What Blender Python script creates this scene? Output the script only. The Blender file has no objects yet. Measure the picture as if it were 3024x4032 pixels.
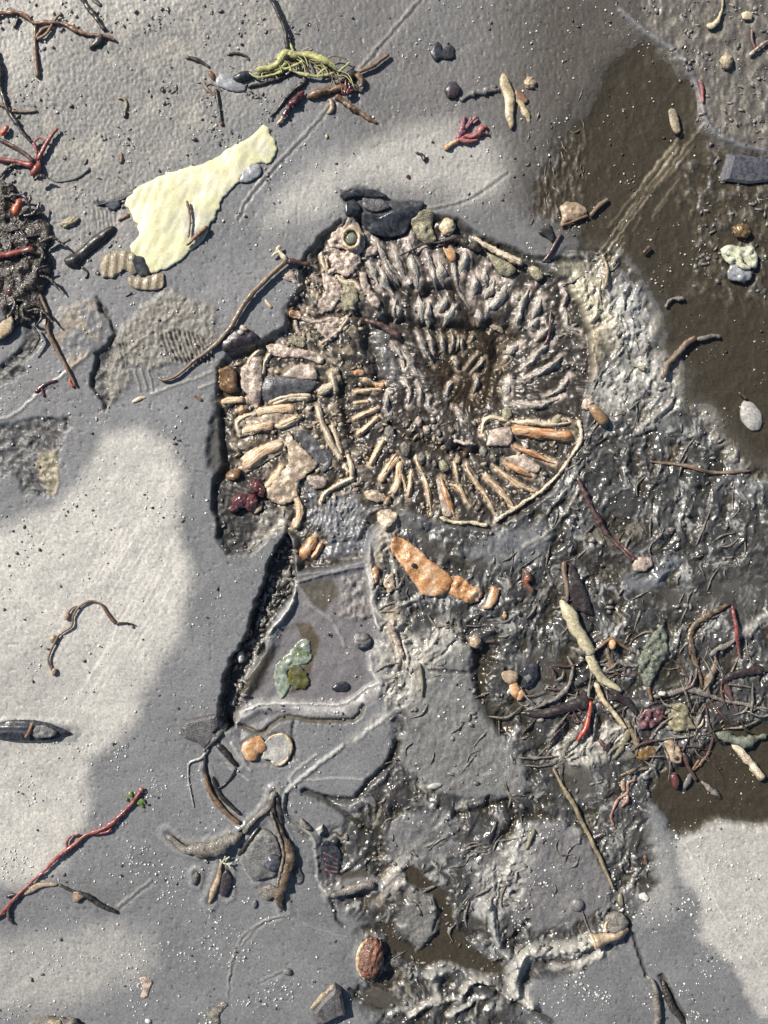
import bpy, bmesh, math, random
import numpy as np
from mathutils import Vector
from mathutils.geometry import delaunay_2d_cdt

random.seed(7)
rng = np.random.default_rng(7)
C = bpy.context.scene.collection
SC = bpy.context.scene
S = 1e-4                       # one map unit = 0.1 mm on the foreshore

# ------------------------------------------------------------------ camera, sky, sun, exposure
CAM_H = 0.42
cd = bpy.data.cameras.new('camera')
cam = bpy.data.objects.new('camera', cd)
C.objects.link(cam)
cam.location = (0, 0, CAM_H)
cam.rotation_euler = (0, 0, 0)
cd.sensor_fit = 'VERTICAL'
cd.sensor_height = 24
cd.lens = 24 / (2 * 0.2016 / CAM_H)
cd.clip_start = 0.01
cd.clip_end = 300
SC.camera = cam

SUN_EL = math.radians(40)
sx, sy = -0.80, 0.60           # the sun stands up and to the left of the picture
w = bpy.data.worlds.new('World')
SC.world = w
w.use_nodes = True
nt = w.node_tree
sky = nt.nodes.new('ShaderNodeTexSky')
sky.sky_type = 'NISHITA'
sky.sun_disc = False
sky.sun_elevation = SUN_EL
sky.sun_rotation = math.atan2(sx, sy)
bg = nt.nodes['Background']
bg.inputs['Strength'].default_value = 0.055
nt.links.new(sky.outputs[0], bg.inputs['Color'])
sl = bpy.data.lights.new('sun', 'SUN')
sl.energy = 4.8
sl.angle = math.radians(0.5)
sl.color = (1.0, 0.935, 0.84)
so = bpy.data.objects.new('sun', sl)
C.objects.link(so)
so.rotation_euler = Vector((-sx * math.cos(SUN_EL), -sy * math.cos(SUN_EL), -math.sin(SUN_EL))).to_track_quat('-Z', 'Y').to_euler()
SC.view_settings.view_transform = 'Standard'
SC.view_settings.look = 'None'
SC.view_settings.exposure = 0.52
SC.view_settings.gamma = 1.0
SC.view_settings.use_curve_mapping = False
SC.cycles.max_bounces = 6
SC.cycles.transparent_max_bounces = 8

# ------------------------------------------------------------------ noise
_perm = rng.permutation(256)
_perm = np.concatenate([_perm, _perm, _perm])
_ang = rng.random(256) * 2 * np.pi
_gx, _gy = np.cos(_ang), np.sin(_ang)

def perlin(x, y, seed=0):
    x = np.asarray(x, float) + seed * 17.31
    y = np.asarray(y, float) + seed * 9.77
    xi = np.floor(x).astype(np.int64); yi = np.floor(y).astype(np.int64)
    xf = x - xi; yf = y - yi
    xi &= 255; yi &= 255
    u = xf * xf * xf * (xf * (xf * 6 - 15) + 10)
    v = yf * yf * yf * (yf * (yf * 6 - 15) + 10)
    def g(ix, iy, dx, dy):
        h = _perm[_perm[ix & 255] + (iy & 255)]
        return _gx[h] * dx + _gy[h] * dy
    a = g(xi, yi, xf, yf); b = g(xi + 1, yi, xf - 1, yf)
    c = g(xi, yi + 1, xf, yf - 1); d = g(xi + 1, yi + 1, xf - 1, yf - 1)
    return ((a + u * (b - a)) * (1 - v) + (c + u * (d - c)) * v) * 1.5

def fbm(x, y, oct=4, seed=0, gain=.5):
    s = 0; a = 1; t = 0
    for o in range(oct):
        s = s + a * perlin(x * 2 ** o, y * 2 ** o, seed + o * 3)
        t += a; a *= gain
    return s / t * 1.3

def ridged(x, y, oct=4, seed=0):
    s = 0; a = 1; t = 0
    for o in range(oct):
        s = s + a * (1 - np.abs(perlin(x * 2 ** o, y * 2 ** o, seed + o * 5)) * 2)
        t += a; a *= .5
    return s / t

def smooth(a, b, x):
    t = np.clip((x - a) / (b - a), 0, 1)
    return t * t * (3 - 2 * t)

# ------------------------------------------------------------------ map coordinates
VIEWS = dict(a=(0, 0, .6631), b=(1000, 0, .6631), c=(1924, 0, .6631), d=(0, 1000, .6631),
             e=(800, 700, .4822), f=(1500, 700, .4822), g=(800, 1400, .4822), h=(1500, 1400, .4822),
             i=(1924, 1000, .6631), j=(0, 2000, .6631), k=(900, 2000, .6631), l=(1924, 2000, .6631),
             m=(0, 2932, .6631), n=(900, 2932, .6631), o=(1924, 2932, .6631), z=(0, 0, 1))

def P(v, *xy):
    ox, oy, k = VIEWS[v]
    return [(ox + xy[q] * k, oy + xy[q + 1] * k) for q in range(0, len(xy), 2)]

# ------------------------------------------------------------------ the ground as one height field
D = 4.4
X0, X1, Y0, Y1 = -180, 3204, -180, 4212
xin = np.arange(X0, X1 + D, D); yin = np.arange(Y0, Y1 + D, D)
def outer(start, sign):
    out = []; st = D; p = start
    while abs(p) < 4e5:
        st *= 1.12; p += sign * st; out.append(p)
    return np.array(out)
xl = outer(X0, -1)[::-1]; xr = outer(xin[-1], 1); yl = outer(Y0, -1)[::-1]; yr = outer(yin[-1], 1)
GX = np.concatenate([xl, xin, xr]); GY = np.concatenate([yl, yin, yr])
IX0, IY0 = len(xl), len(yl)
XX, YY = np.meshgrid(GX, GY)
NYg, NXg = XX.shape
near = np.exp(-np.maximum(0, np.maximum(np.abs(XX - 1512) - 1900, np.abs(YY - 2016) - 2500)) / 900)
WX = XX + near * (26 * fbm(XX / 150, YY / 150, 3, 40) + 7 * fbm(XX / 28, YY / 28, 2, 44))
WY = YY + near * (26 * fbm(XX / 150, YY / 150, 3, 60) + 7 * fbm(XX / 28, YY / 28, 2, 64))
WX2 = XX + near * 5 * fbm(XX / 30, YY / 30, 2, 46)
WY2 = YY + near * 5 * fbm(XX / 30, YY / 30, 2, 66)

def _win(pts, mar):
    a = np.array(pts)
    i0 = np.searchsorted(GX, a[:, 0].min() - mar); i1 = np.searchsorted(GX, a[:, 0].max() + mar)
    j0 = np.searchsorted(GY, a[:, 1].min() - mar); j1 = np.searchsorted(GY, a[:, 1].max() + mar)
    return slice(max(j0, 0), j1 + 1), slice(max(i0, 0), i1 + 1)

def sdf(poly, x, y):
    d = np.full(x.shape, 1e18); ins = np.zeros(x.shape, bool)
    n = len(poly)
    for q in range(n):
        ax, ay = poly[q]; bx, by = poly[(q + 1) % n]
        ex, ey = bx - ax, by - ay
        t = np.clip(((x - ax) * ex + (y - ay) * ey) / (ex * ex + ey * ey + 1e-9), 0, 1)
        d = np.minimum(d, (x - ax - t * ex) ** 2 + (y - ay - t * ey) ** 2)
        if ay != by:
            cr = ((ay > y) != (by > y)) & (x < (bx - ax) * (y - ay) / (by - ay) + ax)
            ins ^= cr
    d = np.sqrt(d)
    return np.where(ins, d, -d)

def region(poly, feather=15, warp=1):
    """0..1 over the whole grid: 1 inside the outline."""
    m = np.zeros(XX.shape)
    w_ = _win(poly, feather + 90)
    a, b = ((WX, WY) if warp == 1 else (WX2, WY2) if warp == 2 else (XX, YY))
    m[w_] = smooth(-feather, feather, sdf(poly, a[w_], b[w_]))
    return m

def spline(pts, n):
    pts = np.array(pts, float)
    if len(pts) == 2:
        t = np.linspace(0, 1, n)[:, None]
        return pts[0] * (1 - t) + pts[1] * t
    ext = np.vstack([2 * pts[0] - pts[1], pts, 2 * pts[-1] - pts[-2]])
    sl_ = np.linalg.norm(np.diff(pts[:, :2], axis=0), axis=1)
    cum = np.concatenate([[0], np.cumsum(sl_)])
    q = np.linspace(0, cum[-1], n)
    k = np.clip(np.searchsorted(cum, q, 'right') - 1, 0, len(pts) - 2)
    t = ((q - cum[k]) / np.maximum(sl_[k], 1e-6))[:, None]
    p0, p1, p2, p3 = ext[k], ext[k + 1], ext[k + 2], ext[k + 3]
    return .5 * (2 * p1 + (p2 - p0) * t + (2 * p0 - 5 * p1 + 4 * p2 - p3) * t ** 2 + (3 * p1 - p0 - 3 * p2 + p3) * t ** 3)

def stroke(pts, width, warp=2):
    """window and 0..1 falloff round a line, full in the middle."""
    sp = spline(pts, max(4, int(sum(math.dist(pts[q], pts[q + 1]) for q in range(len(pts) - 1)) / 40) + 3))
    w_ = _win(sp, width * 1.5 + 20)
    x, y = (WX2[w_], WY2[w_]) if warp == 2 else (WX[w_], WY[w_]) if warp == 1 else (XX[w_], YY[w_])
    d = np.full(x.shape, 1e18)
    for q in range(len(sp) - 1):
        ax, ay = sp[q]; bx, by = sp[q + 1]
        ex, ey = bx - ax, by - ay
        t = np.clip(((x - ax) * ex + (y - ay) * ey) / (ex * ex + ey * ey + 1e-9), 0, 1)
        d = np.minimum(d, (x - ax - t * ex) ** 2 + (y - ay - t * ey) ** 2)
    return w_, smooth(width, 0, np.sqrt(d))

c3 = lambda r, g, b: np.array([r, g, b])
GREY, SKY_GLARE, BROWN = c3(.158, .161, .167), c3(.475, .46, .42), c3(.052, .047, .038)
DARK, TAN, SILT = c3(.030, .029, .028), c3(.34, .275, .19), c3(.33, .31, .27)
MID = c3(.135, .135, .138)

n_big = fbm(XX / 600, YY / 600, 3, 1)
n_mid = fbm(XX / 90, YY / 90, 3, 2)
n_fin = fbm(XX / 24, YY / 34, 3, 3)
n_grit = fbm(XX / 11, YY / 15, 2, 4)
H = near * (7 * n_big + 1.6 * n_mid)
A = np.empty(XX.shape + (3,)); A[:] = GREY
R = np.full(XX.shape, .5)

def paint(m, col, amt=1.0):
    A[:] = A + (m * amt)[..., None] * (np.asarray(col) - A)
def paint_w(w_, m, col, amt=1.0):
    A[w_] = A[w_] + (m * amt)[..., None] * (np.asarray(col) - A[w_])
def rough_to(m, v):
    R[:] = R + m * (v - R)

n_damp = fbm(WX / 240, WY / 240, 4, 14); n_pit = fbm(XX / 17, YY / 20, 2, 15)
A *= (1 + near * .20 * n_damp)[..., None]
R += near * .16 * fbm(WX / 130, WY / 130, 3, 16)
pit = near * smooth(.42, .75, n_pit); H -= 3.0 * pit; A *= (1 - .25 * pit)[..., None]
# gritty upper left, smoother elsewhere
TL = region(P('z', -400, -400, 1250, -400, 1200, 100, 1050, 430, 700, 640, 560, 900, 300, 1000, -400, 1200), 160)
bump_up = np.maximum(fbm(XX / 19, YY / 30, 3, 8), -.1)
H += near * (TL * (2.6 * bump_up + 2.6 * n_grit) + (1 - TL) * (.7 * n_fin + .35 * n_grit))
paint(TL, c3(.225, .218, .20), .6)
paint(TL * smooth(.0, .55, fbm(XX / 130, YY / 130, 3, 9)), SILT, .55)
rough_to(TL, .6)
TOP = region(P('z', 900, -500, 2500, -500, 2380, 300, 2250, 700, 2000, 950, 1500, 760, 1250, 300), 220)
paint(TOP, c3(.134, .130, .126), .75)
TR = region(P('z', 2000, -500, 3400, -500, 3400, 900, 2700, 900, 2150, 900, 2000, 500), 240)
paint(TR, c3(.072, .064, .054), .93)
H += near * TOP * 1.2 * fbm(XX / 14, YY / 34, 2, 12)

# pale sky glare on the wet clay, painted into the albedo
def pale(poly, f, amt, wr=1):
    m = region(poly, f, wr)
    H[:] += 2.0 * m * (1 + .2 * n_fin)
    paint(m * np.clip(.84 + .22 * n_mid + .16 * n_damp + .14 * n_grit, 0, 1), SKY_GLARE, amt); rough_to(m, .55)
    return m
glare1 = pale(P('z', -600, 2150, 60, 2070, 230, 2000, 330, 1890, 420, 1720, 560, 1690, 690, 1740, 715, 1900, 705, 2050, 735, 2200, 752, 2330, 715, 2500, 640, 2620, 560, 2740,
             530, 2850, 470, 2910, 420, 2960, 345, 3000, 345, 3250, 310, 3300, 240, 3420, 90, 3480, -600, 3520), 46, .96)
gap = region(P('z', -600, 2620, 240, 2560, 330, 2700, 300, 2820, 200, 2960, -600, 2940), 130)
paint(gap * glare1, c3(.30, .295, .28), .6)
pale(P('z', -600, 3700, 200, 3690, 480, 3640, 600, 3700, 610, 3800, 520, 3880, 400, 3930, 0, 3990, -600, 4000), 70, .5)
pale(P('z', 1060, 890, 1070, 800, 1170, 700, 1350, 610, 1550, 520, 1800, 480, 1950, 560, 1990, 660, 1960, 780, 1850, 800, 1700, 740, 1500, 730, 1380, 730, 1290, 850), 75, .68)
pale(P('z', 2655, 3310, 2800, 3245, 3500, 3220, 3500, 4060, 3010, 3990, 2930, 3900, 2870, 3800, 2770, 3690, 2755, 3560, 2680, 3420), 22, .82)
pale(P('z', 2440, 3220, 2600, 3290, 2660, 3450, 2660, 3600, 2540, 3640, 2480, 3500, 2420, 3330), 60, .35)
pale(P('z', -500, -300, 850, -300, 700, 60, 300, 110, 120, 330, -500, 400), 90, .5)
for q in range(60):            # fine brushed streaks across the left painted glare
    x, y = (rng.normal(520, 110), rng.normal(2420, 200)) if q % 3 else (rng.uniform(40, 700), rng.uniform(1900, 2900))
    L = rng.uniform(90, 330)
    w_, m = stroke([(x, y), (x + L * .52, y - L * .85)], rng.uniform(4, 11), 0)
    m = m * glare1[w_]
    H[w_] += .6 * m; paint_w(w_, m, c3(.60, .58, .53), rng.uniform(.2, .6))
for x0, y0, x1, y1 in ((2700, 3330, 2840, 3590), (2840, 3590, 2990, 3800), (1180, 1210, 1480, 900)):
    w_, m = stroke([(x0, y0), (x1, y1)], 7); H[w_] += 1.5 * m; paint_w(w_, m, c3(.55, .53, .49), .5)
for ln in (P('z', 1680, -40, 1490, 180, 1240, 480, 1000, 740, 930, 860), P('b', 1000, 1240, 1240, 1190, 1500, 1020), P('o', 700, 980, 900, 800), P('m', 700, 960, 900, 800)):
    w_, m = stroke(ln, 9); H[w_] += 2.5 * m; paint_w(w_, m, SILT, .55)
    w_, m = stroke([(x + 10, y + 9) for x, y in ln], 9); H[w_] -= 3.5 * m
for ln in (P('n', 330, 1010, 190, 1060, 90, 1170, 30, 1270, 0, 1400), P('m', 1659, 1020, 1560, 1050, 1440, 1140, 1370, 1300, 1350, 1500), P('n', 380, 1040, 560, 1110, 700, 1150), P('n', 170, 1410, 330, 1340)):
    w_, m = stroke(ln, 7); H[w_] += 2.2 * m; paint_w(w_, m, SILT, .35)
    w_, m = stroke([(x + 8, y + 7) for x, y in ln], 7); H[w_] -= 2.5 * m
for ln in (P('d', 0, 985, 90, 950, 230, 830, 400, 700, 520, 600), P('d', 560, 740, 1000, 380, 1100, 260), P('d', 900, 830, 1260, 700), P('d', 1180, 800, 1270, 760)):
    w_, m = stroke(ln, 9); H[w_] += 4 * m; paint_w(w_, m, SILT, .5)

# broken dark hollows on the left
def hollow(poly, depth, col, amp, f=10, amt=.9):
    m = region(poly, f, 1)
    n = ridged(XX / 70, YY / 70, 4, 21)
    H[:] += m * (-depth + amp * (n - .35))
    paint(m * np.clip(1.15 - .6 * smooth(.3, .9, n), 0, 1), col, amt); rough_to(m, .5)
    return m
hollow(P('d', -300, 690, 0, 690, 140, 540, 180, 430, 222, 470, 210, 550, 140, 640, 150, 700, 90, 740, 0, 800, -300, 850), 12, c3(.05, .048, .045), 16)
hollow(P('d', -300, 990, 80, 1000, 200, 990, 330, 985, 410, 960, 440, 1010, 370, 1080, 350, 1180, 340, 1300, 300, 1440, 240, 1430, 200, 1410, 130, 1430, 100, 1350, 50, 1290, -300, 1260), 12, c3(.085, .083, .08), 16)
m = region(P('d', 240, 1190, 330, 1150, 350, 1250, 320, 1420, 270, 1440, 220, 1330), 8); paint(m, c3(.30, .26, .18), .8); H += m * 7
hollow(P('d', 590, 260, 600, 360, 640, 400, 675, 480, 640, 520, 560, 590, 570, 640, 540, 710, 530, 800, 600, 890, 622, 940, 655, 880, 650, 700, 690, 620, 700, 560, 692, 480, 650, 400, 620, 330), 20, c3(.045, .043, .04), 8, 7)
hollow(P('a', 560, 1230, 640, 1190, 720, 1180, 730, 1230, 690, 1255, 600, 1250), 6, c3(.10, .10, .105), 6)
m = region(P('d', 680, 500, 720, 420, 1000, 200, 1280, 330, 1300, 480, 1190, 640, 900, 660, 780, 670, 770, 800, 640, 915, 640, 750), 14)
H += m * (6 + 5 * n_fin + 2.5 * n_grit); paint(m * (.8 + .3 * n_mid), c3(.22, .20, .165), .85); rough_to(m, .55)
m2 = region(P('d', 250, 430, 400, 320, 560, 270, 620, 380, 580, 520, 540, 600, 430, 660, 360, 540), 14)
H += m2 * (4 + 4 * n_fin); paint(m2 * smooth(-.3, .3, n_mid), TAN, .55)
for q in range(10):            # a second, faint comb-ribbed imprint
    x = 960 + q * 27
    w_, mm = stroke(P('d', x, 455 + 8 * abs(q - 4), x + 34, 560, x + 72, 660 - 7 * abs(q - 4)), 7, 2)
    H[w_] -= 9 * mm; paint_w(w_, mm, c3(.08, .075, .065), .6)
for q in range(4):
    w_, mm = stroke(P('d', 690 + q * 20, 540, 725 + q * 14, 600, 735 + q * 12, 680), 6, 2)
    H[w_] -= 9 * mm; paint_w(w_, mm, c3(.08, .075, .065), .6)
for q in range(6):
    w_, mm = stroke(P('a', 560 + q * 25, 1245, 580 + q * 23, 1350), 6, 2); H[w_] -= 4 * mm
for q in range(3):
    w_, mm = stroke(P('d', 800 + q * 40, 690, 830 + q * 40, 810), 7, 2); H[w_] += 6 * mm; paint_w(w_, mm, SILT, .4)

# ---- the rough wet mud right of and below the fossil
RZ = region(P('z', 2130, 1050, 2300, 965, 2420, 970, 2540, 1120, 2600, 1240, 2610, 1390, 2690, 1420, 2710, 1590, 2790, 1600, 2870, 1690, 2970, 1850, 3500, 1870, 3500, 2850, 2830, 2880,
              2640, 3030, 2560, 3220, 2560, 3330, 2600, 3480, 2500, 3600, 2480, 3720, 2260, 3820, 2080, 3870, 2060, 3960, 2120, 4060, 2200, 4500, 1620, 4500, 1500, 4060, 1370, 3930, 1430, 3850,
              1410, 3680, 1440, 3640, 1310, 3540, 1260, 3460, 1250, 3300, 1340, 3240, 1480, 3080, 1565, 2930, 1540, 2800, 1480, 2740, 1520, 2650, 1500, 2500, 1460, 2230, 1600, 2030,
              1920, 2090, 2180, 1940, 2310, 1690, 2350, 1450), 26)
fwx = near * 55 * fbm(XX / 210, YY / 210, 3, 141); fwy = near * 55 * fbm(XX / 210, YY / 210, 3, 142)
qx, qy = (WX + fwx) + .35 * (WY + fwy), (WY + fwy) - .25 * (WX + fwx)
rd = ridged(qx / 105, qy / 170, 4, 31)
fl = fbm(XX / 38, YY / 55, 4, 33)
fib = ridged(qx / 30 + .8 * n_mid, qy / 74, 4, 34); fib2 = fbm(qx / 13, qy / 34, 3, 36)
H += RZ * (-12 + 24 * (rd - .35) + 5 * fl + 5 * (fib - .4) + 1.3 * fib2 + .3 * n_grit)
for poly, dp in ((P('n', 560, 330, 800, 340, 1000, 420, 1100, 700, 1000, 1000, 1200, 1300, 900, 1500, 740, 1450, 720, 1050, 620, 900, 700, 600), 8), (P('l', 200, 250, 700, 200, 1000, 500, 1300, 600, 1500, 1000, 1300, 1300, 700, 1350, 400, 1200, 250, 900), 7), (P('k', 1200, 130, 1659, 250, 1659, 560, 1300, 400), 7)):
    m = region(poly, 70, 1); H -= dp * m
paint(RZ, c3(.046, .046, .044), .95)
sf = fbm(qx / 90 + 3, qy / 130, 3, 35); paint(RZ * smooth(.30, .66, .55 * sf + .55 * fib + .35 * fib2 - .02), c3(.315, .312, .295), .88)
paint(RZ * smooth(.15, .6, fbm(XX / 210, YY / 210, 3, 37)), c3(.17, .175, .18), .5)
paint(RZ * smooth(.1, .6, fbm(XX / 170, YY / 170, 3, 39)), c3(.05, .047, .042), .7)
rough_to(RZ, .36); R -= RZ * .17 * smooth(-.1, .35, fbm(XX / 120, YY / 120, 3, 38))

def slab(poly, z, col, f=12, amp=.7, rg=.5, gr=1.0):
    m = region(poly, f, 1)
    H[:] = H * (1 - amp * m) + amp * m * (z + 3 * n_mid + gr * (2.2 * n_fin + .8 * n_grit))
    paint(m * (.85 + .3 * n_mid), col, .85); rough_to(m, rg)
    return m
slab(P('z', 1600, 2640, 1700, 2510, 1780, 2460, 1860, 2560, 1890, 2750, 1960, 2900, 2080, 3010, 2060, 3130, 1900, 3160, 1720, 3120, 1590, 3020, 1580, 2900, 1600, 2780), 2, c3(.185, .185, .18), 16, .85, .52, 1.6)
slab(P('z', 2000, 3250, 2200, 3230, 2320, 3330, 2420, 3500, 2400, 3580, 2260, 3640, 2110, 3690, 2010, 3620, 2060, 3480), 0, c3(.17, .165, .17), 20, .8, .5, 1.2)
slab(P('z', 1520, 3260, 1700, 3180, 1800, 3230, 1760, 3380, 1660, 3400, 1540, 3400), 0, c3(.15, .15, .15), 25, .5)
slab(P('z', 1620, 3480, 1700, 3470, 1740, 3560, 1720, 3660, 1660, 3730, 1590, 3680, 1560, 3620, 1600, 3540), 6, c3(.16, .158, .15), 18, .7, .5, 2.2)
slab(P('z', 1950, 2100, 2150, 2040, 2180, 2160, 2060, 2230, 1900, 2230, 1830, 2160), 0, c3(.13, .135, .145), 25, .6)
for pts, ww, hh, col, am in (
        (P('i', 680, 20, 700, 130, 690, 200), 26, 8, TAN, .6), (P('i', 560, 220, 640, 330, 690, 420), 130, 8, c3(.47, .43, .32), .95), (P('i', 640, 460, 630, 620, 620, 720), 34, 8, TAN, .55),
        (P('i', 740, 820, 880, 760, 1040, 700), 110, 8, c3(.41, .40, .365), .9), (P('i', 900, 560, 960, 480, 1020, 380), 30, 10, SILT, .8), (P('i', 820, 260, 860, 340, 850, 460), 100, 6, c3(.37, .37, .36), .85),
        (P('i', 910, 1040, 1010, 960, 1080, 900), 26, 10, SILT, .8), (P('i', 1140, 640, 1150, 780, 1140, 900), 20, 12, SILT, .85), (P('i', 1290, 930, 1390, 1050, 1470, 1230), 44, 6, c3(.28, .26, .22), .7),
        (P('l', 1480, 760, 1560, 720, 1660, 640), 22, 10, c3(.36, .35, .32), .8), (P('l', 840, 450, 980, 440, 1100, 320), 34, 8, c3(.19, .2, .215), .8),
        (P('k', 1080, 880, 1170, 780, 1300, 680), 46, 6, c3(.30, .29, .27), .7), (P('k', 1060, 1180, 980, 1210, 900, 1270, 760, 1380), 11, 5, c3(.30, .29, .27), .6),
        (P('k', 1180, 960, 1110, 880, 1060, 840), 60, 5, c3(.35, .33, .29), .6), (P('k', 960, 620, 1000, 760, 1040, 900), 40, 10, c3(.42, .34, .25), .75),
        (P('k', 900, 0, 960, 120, 900, 300, 870, 420), 46, 12, c3(.36, .31, .24), .75), (P('k', 820, 160, 850, 420, 880, 620, 1000, 700), 14, 14, c3(.36, .34, .30), .7), (P('k', 950, 160, 1000, 440, 1010, 580, 1140, 520), 12, 12, c3(.36, .34, .30), .7),
        (P('o', 640, 1170, 460, 1210, 260, 1230, 170, 1320, 150, 1420, 250, 1540), 34, 16, c3(.36, .35, .31), .85), (P('o', 0, 960, 30, 1100, 90, 1220, 160, 1330), 16, 12, c3(.30, .30, .29), .7),
        (P('o', 700, 1230, 560, 1290, 400, 1320), 26, 8, c3(.38, .36, .32), .8), (P('n', 1190, 1370, 1340, 1320, 1480, 1350, 1660, 1500), 20, 14, c3(.30, .295, .28), .8),
        (P('n', 1190, 1370, 1230, 1440, 1240, 1500), 18, 10, SILT, .7), (P('n', 1390, 1470, 1450, 1390, 1560, 1400), 18, 12, SILT, .8), (P('n', 1080, 1600, 1250, 1520, 1380, 1520), 20, 8, SILT, .7), (P('n', 1300, 1620, 1420, 1550, 1520, 1500), 12, 7, c3(.4, .39, .36), .8),
        (P('n', 880, 930, 950, 830, 1000, 740), 40, 8, c3(.38, .34, .30), .7), (P('n', 600, 890, 740, 830, 860, 830, 880, 860), 28, 16, c3(.21, .205, .185), .8),
        (P('o', 200, 620, 150, 720, 120, 880), 60, 6, c3(.33, .32, .29), .6), (P('o', 1659, 480, 1400, 560, 1200, 600), 20, 0, SKY_GLARE, 0),
        (P('l', 440, 1480, 600, 1400, 760, 1350), 70, 10, c3(.40, .385, .34), .75), (P('l', 500, 1560, 700, 1480, 860, 1440), 26, 8, SILT, .6),
        (P('h', 1160, 1560, 1420, 1400, 1620, 1100), 10, 6, SILT, .5)):
    w_, mm = stroke(pts, ww * 1.35, 1 if ww > 40 else 2)
    if ww > 40: mm = mm * np.clip(.35 + 1.0 * fib[w_] + .5 * n_fin[w_], 0, 1.2)
    H[w_] += hh * mm; paint_w(w_, np.clip(mm * 1.2, 0, 1), col, am)
for pts, ww, dd in (                     # cracks and runnels
        (P('n', 1000, 0, 950, 120, 850, 210, 740, 330, 580, 325, 450, 280), 17, 22), (P('n', 580, 335, 700, 420, 830, 520), 13, 14), (P('k', 1659, 1000, 1640, 930, 1560, 920), 14, 14),
        (P('k', 1310, 690, 1420, 800, 1530, 910), 11, 16), (P('k', 1500, 900, 1500, 1050, 1540, 1200, 1659, 1300), 42, 16), (P('k', 1210, 910, 1280, 860, 1350, 790), 7, 10), (P('k', 1190, 965, 1300, 970, 1420, 980), 9, 10),
        (P('l', 150, 1150, 220, 1260, 300, 1400, 380, 1480), 34, 14), (P('o', 860, 1130, 900, 1260, 940, 1380), 9, 13), (P('o', 0, 1420, 120, 1530, 260, 1580, 380, 1659), 15, 16), (P('o', 1030, 1380, 1080, 1480, 1170, 1640), 16, 16),
        (P('o', 80, 1200, 160, 1140, 240, 1050), 14, 14), (P('o', 100, 560, 200, 440, 330, 430), 24, 10), (P('n', 720, 1460, 800, 1530, 900, 1580), 13, 14), (P('n', 1220, 870, 1250, 1000, 1220, 1100), 9, 14),
        (P('n', 1350, 420, 1480, 390, 1659, 340), 18, 12), (P('n', 620, 950, 650, 1050, 680, 1080), 9, 10), (P('i', 870, 1090, 990, 1050), 7, 9), (P('f', 1150, 650, 1400, 670, 1659, 660), 14, 14)):
    w_, mm = stroke(pts, ww * 1.3); H[w_] -= dd * mm; paint_w(w_, np.clip(mm * 1.2, 0, 1), c3(.042, .040, .034), .8); R[w_] += mm * (.2 - R[w_])

# silt ridges bending round the small clay plate below the pool
for pts, ww, hh in ((P('n', 680, 10, 480, 160, 380, 250, 330, 300, 325, 400, 400, 490, 500, 545, 520, 680, 540, 830, 600, 890), 10, 8), (P('n', 520, 60, 370, 180, 370, 240), 7, 4), (P('n', 440, 215, 640, 200, 800, 205), 5, 3),
                    (P('k', 20, 1400, 80, 1490, 130, 1560), 9, 6), (P('k', 0, 1540, 120, 1620), 6, 3)):
    w_, mm = stroke(pts, ww * 1.3); H[w_] += hh * mm; paint_w(w_, mm, c3(.34, .335, .31), .7)
for pts, ww, hh in ((P('n', 350, 300, 345, 410, 420, 500, 480, 550), 12, 12), (P('k', 390, 1270, 380, 1350, 400, 1480), 9, 8)):
    w_, mm = stroke(pts, ww * 1.3); H[w_] -= hh * mm; paint_w(w_, mm, c3(.07, .067, .06), .7)

for poly, col, am in ((P('k', 850, 720, 960, 640, 1060, 700, 1180, 760, 1320, 690, 1420, 820, 1300, 900, 1180, 960, 1100, 1120, 960, 1170, 880, 1080, 850, 900), c3(.44, .42, .37), .9), (P('n', 900, 900, 960, 780, 1010, 640, 1120, 560, 1100, 740, 1010, 900), c3(.38, .36, .33), .8),
                      (P('o', 60, 660, 160, 520, 260, 480, 330, 560, 240, 720, 190, 900, 60, 1000, 20, 860), c3(.40, .39, .36), .8), (P('n', 1450, 700, 1600, 680, 1659, 1000, 1560, 1150, 1480, 1000), c3(.34, .335, .32), .7), (P('k', 1010, 1080, 1100, 1150, 960, 1260, 780, 1380, 700, 1400, 880, 1240), c3(.40, .39, .36), .7),
                      (P('l', 340, 1470, 480, 1380, 640, 1320, 800, 1340, 780, 1480, 600, 1540, 420, 1530), c3(.42, .40, .35), .8)):
    m = region(poly, 34, 1); paint(m * np.clip(.15 + 1.0 * fib + .5 * fib2, 0, 1), col, am); H += m * 5 * fib
# ---- trench and pool beside the big clay plate
CH = region(P('z', 1120, 2110, 1160, 2170, 1165, 2290, 1080, 2440, 1010, 2600, 960, 2740, 925, 2860, 890, 2870, 862, 2830, 880, 2700, 930, 2560, 1000, 2400, 1060, 2260), 10, 1)
H = H * (1 - CH) + CH * (-62 + 9 * fl); paint(CH, c3(.028, .027, .022), .97); rough_to(CH, .22)  # plate's shadow on the wet trench painted in as near-black
w_, mm = stroke(P('k', 300, 430, 230, 590, 180, 700), 40); H[w_] += mm * 16 * (.6 + n_fin[w_]); paint_w(w_, np.clip(mm * (.2 + 1.2 * n_fin[w_]), 0, 1), c3(.15, .15, .145), .8)
POOL = P('z', 1160, 2292, 1250, 2268, 1350, 2250, 1445, 2228, 1458, 2330, 1472, 2450, 1500, 2520, 1462, 2570, 1465, 2640, 1505, 2700, 1468, 2755, 1400, 2800, 1250, 2805, 1110, 2825, 1000, 2868, 945, 2905, 918, 2870, 940, 2800,
         990, 2720, 1050, 2610, 1105, 2480, 1150, 2390)
PM = region(POOL, 22, 2)
H = H * (1 - PM) + PM * (-18 + 4 * n_mid + 1.5 * n_fin); paint(PM * (.9 + .25 * n_mid), c3(.185, .175, .182), .95); rough_to(PM, .5)
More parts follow.
